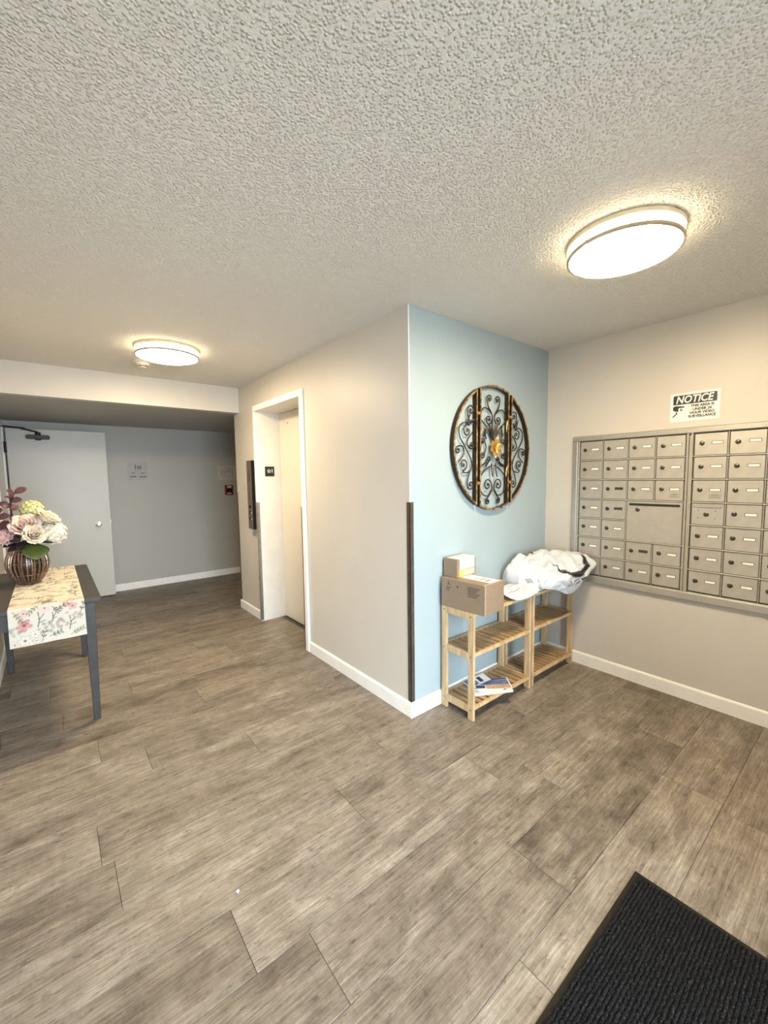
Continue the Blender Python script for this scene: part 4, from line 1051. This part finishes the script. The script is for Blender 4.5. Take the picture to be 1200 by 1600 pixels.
branch([(-1.83, 1.92, 1.02), (-1.85, 1.87, 1.18), (-1.845, 1.86, 1.33), (-1.82, 1.86, 1.40)], 9, 'leaf_burgundy', 'tall burgundy round leaved sprig on the left of the bouquet', 0.062, 'eucalyptus_sprig', 3)
branch([(-1.84, 1.90, 1.02), (-1.90, 1.86, 1.16), (-1.915, 1.86, 1.27)], 7, 'leaf_burgundy', 'short burgundy sprig cut by the left picture edge', 0.066, 'eucalyptus_sprig', 8)
branch([(-1.82, 1.88, 1.02), (-1.815, 1.83, 1.08), (-1.80, 1.80, 1.13)], 4, 'leaf_dark', 'dark leaves filling the gap under the peony', 0.066, 'leaf_sprig', 12)
t = thing('broad_leaf', (VX+0.05, VY-0.08, 1.03), 'broad green leaf hanging over the front of the vase', 'foliage', 'foliage in the vase')
leaf_obj(t, (-1.745, 1.862, 1.045), (0.05, -0.62, -0.75), (0.15, -0.85, 0.5), 0.115, 0.150, 'leaf_green', 0.10, 'leaf_blade')
B().tube([(-1.745, 1.862, 1.045), (-1.77, 1.92, 1.02)], 0.003, 6).build('stem', 'leaf_green', t)
t = thing('dark_leaf', (-1.84, 1.87, 1.03), 'dark pointed leaves drooping over the left rim of the vase', 'foliage', 'foliage in the vase')
leaf_obj(t, (-1.80, 1.88, 1.055), (-0.75, -0.35, -0.30), (0, -0.7, 0.7), 0.095, 0.050, 'leaf_dark', 0.1, 'leaf_blade')
leaf_obj(t, (-1.79, 1.86, 1.065), (-0.35, -0.75, -0.15), (0, -0.6, 0.8), 0.085, 0.055, 'leaf_dark', 0.15, 'leaf_blade')
leaf_obj(t, (-1.72, 1.84, 1.07), (0.85, -0.35, -0.10), (0, -0.6, 0.8), 0.080, 0.035, 'leaf_dark', 0.15, 'leaf_blade')
leaf_obj(t, (-1.84, 1.90, 1.06), (-0.6, -0.45, -0.05), (0, -0.6, 0.8), 0.075, 0.045, 'leaf_dark', 0.15, 'leaf_blade')

# ================================================================== SIGNS ON THE FAR WALL
fs = thing('floor_sign', (-0.70, YF, 1.594), 'square grey first floor sign on the far corridor wall', 'sign')
pf = plane((-0.70, YF-0.006, 1.594), '-y')
B().prism(rrect(-0.122, 0.122, -0.122, 0.122, 0.012), pf, -0.005, 0).build('sign_plate', 'sign_grey', fs)
text('1st', 0.075, pf, 0.0, 0.055, 0.001, 'black', fs, bold=0.001)
text('FLOOR', 0.022, pf, 0.0, 0.012, 0.001, 'sign_ink', fs)
B().prism([(-0.001, -0.10), (0.001, -0.10), (0.001, -0.01), (-0.001, -0.01)], pf, 0, 0.0008).build('divider_line', 'sign_ink', fs)
for x in (-0.058, 0.055):
    B().prism([(x-0.036, -0.080), (x+0.036, -0.080), (x+0.036, -0.070), (x-0.036, -0.070)], pf, 0, 0.0008).build('black_bar', 'black', fs)
    B().prism([(x-0.028, -0.020), (x+0.030, -0.020), (x+0.030, -0.026), (x+0.012, -0.027), (x, -0.045), (x-0.012, -0.027), (x-0.028, -0.026)], pf, 0, 0.0008).build('arrow_mark', 'sign_ink', fs)
es = thing('evacuation_plan', (0.49, YF, 1.565), 'pale framed evacuation plan on the far wall above the red alarm', 'sign')
pe = plane((0.49, YF-0.006, 1.565), '-y')
B().prism(rrect(-0.145, 0.145, -0.108, 0.108, 0.008), pe, -0.005, 0).build('sign_plate', 'sign_pale', es)
def ln(x0, x1, y0, y1): B().prism([(x0, y0), (x1, y0), (x1, y1), (x0, y1)], pe, 0, 0.0008).build('plan_line', 'sign_ink', es)
for a in ((-0.05, 0.05, 0.078, 0.084), (-0.115, 0.115, 0.042, 0.047), (-0.09, 0.09, 0.010, 0.017), (0.01, 0.018, 0.017, 0.042), (-0.085, -0.077, -0.03, 0.010), (0.077, 0.085, -0.03, 0.010), (-0.045, -0.040, -0.035, 0.010), (-0.10, 0.10, -0.050, -0.047), (-0.07, 0.0, -0.062, -0.058)): ln(*a)
pu = thing('fire_alarm_pull', (0.495, YF, 1.305), 'small red fire alarm pull station on the far wall', 'fire alarm')
pp = plane((0.495, YF-0.001, 1.305), '-y')
B().prism(rrect(-0.058, 0.058, -0.075, 0.075, 0.01), pp, 0, 0.04).build('housing', 'pull_red', pu, bevel=0.004)
B().prism([(-0.030, 0.030), (0.034, 0.030), (0.034, 0.066), (-0.030, 0.066)], pp, 0.04, 0.0408).build('pale_label', 'sign_pale', pu)
B().prism([(-0.036, -0.032), (-0.012, -0.032), (-0.012, 0.0), (0.012, 0.0), (0.012, -0.032), (0.036, -0.032), (0.036, 0.02), (-0.036, 0.02)], pp, 0.04, 0.052).build('pull_handle', 'panel_black', pu, bevel=0.002)
B().prism([(-0.030, -0.056), (0.030, -0.056), (0.030, -0.046), (-0.030, -0.046)], pp, 0.04, 0.0406).build('white_stripe', 'card_white', pu)

# ================================================================== ELEVATOR FITTINGS
cp = thing('call_panel', (0, 2.385, 0.955), 'bronze elevator call panel with buttons left of the elevator', 'control panel')
B().box(-0.052, -0.0005, 2.298, 2.420, 0.955, 1.655).build('housing', 'panel_black', cp, bevel=0.003)
B().box(-0.0545, -0.0522, 2.300, 2.418, 0.957, 1.653).build('face_plate', 'panel_bronze', cp, bevel=0.0008)
B().box(-0.034, -0.0005, 2.4205, 2.462, 1.06, 1.50).build('side_plate', 'panel_bronze', cp, bevel=0.003)
pc = plane((-0.0545, 2.360, 1.3), '-x')
for z in (1.185, 1.125, 1.063):
    B().lathe([(0.017, 0), (0.017, 0.003), (0.013, 0.005), (0, 0.005)], (-0.0545, 2.360, z), (-1, 0, 0), 20).build('button_ring', 'panel_black', cp, smooth=True)
for z in (1.125, 1.063):
    B().lathe([(0.010, 0), (0.009, 0.007), (0, 0.008)], (-0.0545, 2.330, z-0.002), (-1, 0, 0), 16).build('button', 'chrome', cp, smooth=True)
B().prism(circ(0, 0.205, 0.045, 20), pc, 0, 0.0006).build('emblem', 'bronze_guard', cp)
B().prism([(0, 0.285), (0.012, 0.22), (0.03, 0.16), (0, 0.13), (-0.03, 0.16), (-0.012, 0.22)], pc, 0.0006, 0.0012).build('emblem_mark', 'print_brown', cp)
B().prism([(-0.04, 0.315), (0.0, 0.315), (0.0, 0.330), (-0.04, 0.330)], pc, 0, 0.0006).build('name_strip', 'bronze_guard', cp)
for z in (0.03, -0.03): B().prism(circ(0, z, 0.014, 14), pc, 0, 0.0008).build('key_switch', 'lock_metal', cp)
js = thing('floor_number_plate', (0.125, EY1-0.002, 1.543), 'small black plate with star and 1 on the elevator jamb', 'sign')
pj = plane((0.125, EY1-0.0025, 1.543), '-y')
B().prism(rrect(-0.05, 0.05, -0.05, 0.05, 0.003), pj, 0, 0.003).build('sign_plate', 'black', js)
st_o = [(0.024*(1 if i % 2 == 0 else 0.45)*math.cos(PI/2+i*PI/5)-0.008, 0.024*(1 if i % 2 == 0 else 0.45)*math.sin(PI/2+i*PI/5)+0.003) for i in range(10)]
B().prism(st_o, pj, 0.003, 0.0036).build('star', 'card_white', js)
B().prism([((x+0.008)*0.55-0.008, (y-0.003)*0.55+0.003) for x, y in st_o], pj, 0.0036, 0.004).build('star_centre', 'black', js)
text('1', 0.052, pj, 0.026, 0.004, 0.0036, 'card_white', js, bold=0.0008)

# ================================================================== ENTRANCE MAT
mx0, mx1, my0, my1 = -1.56, -0.040, -2.17, -1.262
em = thing('entrance_mat', ((mx0+mx1)/2, (my0+my1)/2, 0), 'black ribbed entrance mat with rubber border', 'mat')
bb = B(); bw_ = 0.017
def slab(x0, x1, y0, y1): bb.box(x0, x1, y0, y1, 0.0002, 0.003)
bb.box(mx0, mx1, my0, my1, 0.0003, 0.0035)
bb.build('rubber_border', 'rubber', em, bevel=0.0015)
x0, x1, y0, y1 = mx0+bw_, mx1-bw_, my0+bw_, my1-bw_
pitch_ = 0.0112; nr_ = int((y1-y0)/pitch_); nxs = 200; prof_ = [(-0.5, 0.0), (-0.34, 0.75), (0.0, 1.0), (0.34, 0.75), (0.5, 0.0)]
V = []; F = []
xs = np.linspace(x0, x1, nxs)
for r in range(nr_):
    yc_ = y0+(r+0.5)*pitch_; n0 = len(V)
    jit = rng.uniform(-0.0022, 0.0022, nxs); hj = 0.0060+rng.uniform(-0.0028, 0.0022, nxs)
    for i in range(nxs):
        for a, h in prof_: V.append((xs[i], yc_+a*pitch_+(jit[i] if abs(a) < 0.4 else 0), 0.0036+h*hj[i]))
    for i in range(nxs-1):
        for j in range(4): F.append((n0+i*5+j, n0+i*5+j+1, n0+(i+1)*5+j+1, n0+(i+1)*5+j))
o = B().add(V, F).build('ribbed_pile', 'mat_pile', em, smooth='all', fix=False); tag(o, kind='stuff')

# a crumb of paper on the floor
sc = bmesh.new(); bmesh.ops.create_icosphere(sc, subdivisions=1, radius=0.006)
for v in sc.verts: v.co += Vector((random.uniform(-.002, .002), random.uniform(-.002, .002), random.uniform(-.001, .001))); v.co.z = v.co.z*0.5+0.0032
me = bpy.data.meshes.new('paper_scrap'); sc.to_mesh(me); sc.free(); me.materials.append(MATS['card_white'])
tag(link(bpy.data.objects.new('paper_scrap', me), None, (-1.208, -0.394, 0.0)), 'tiny white paper scrap on the plank floor', 'scrap')
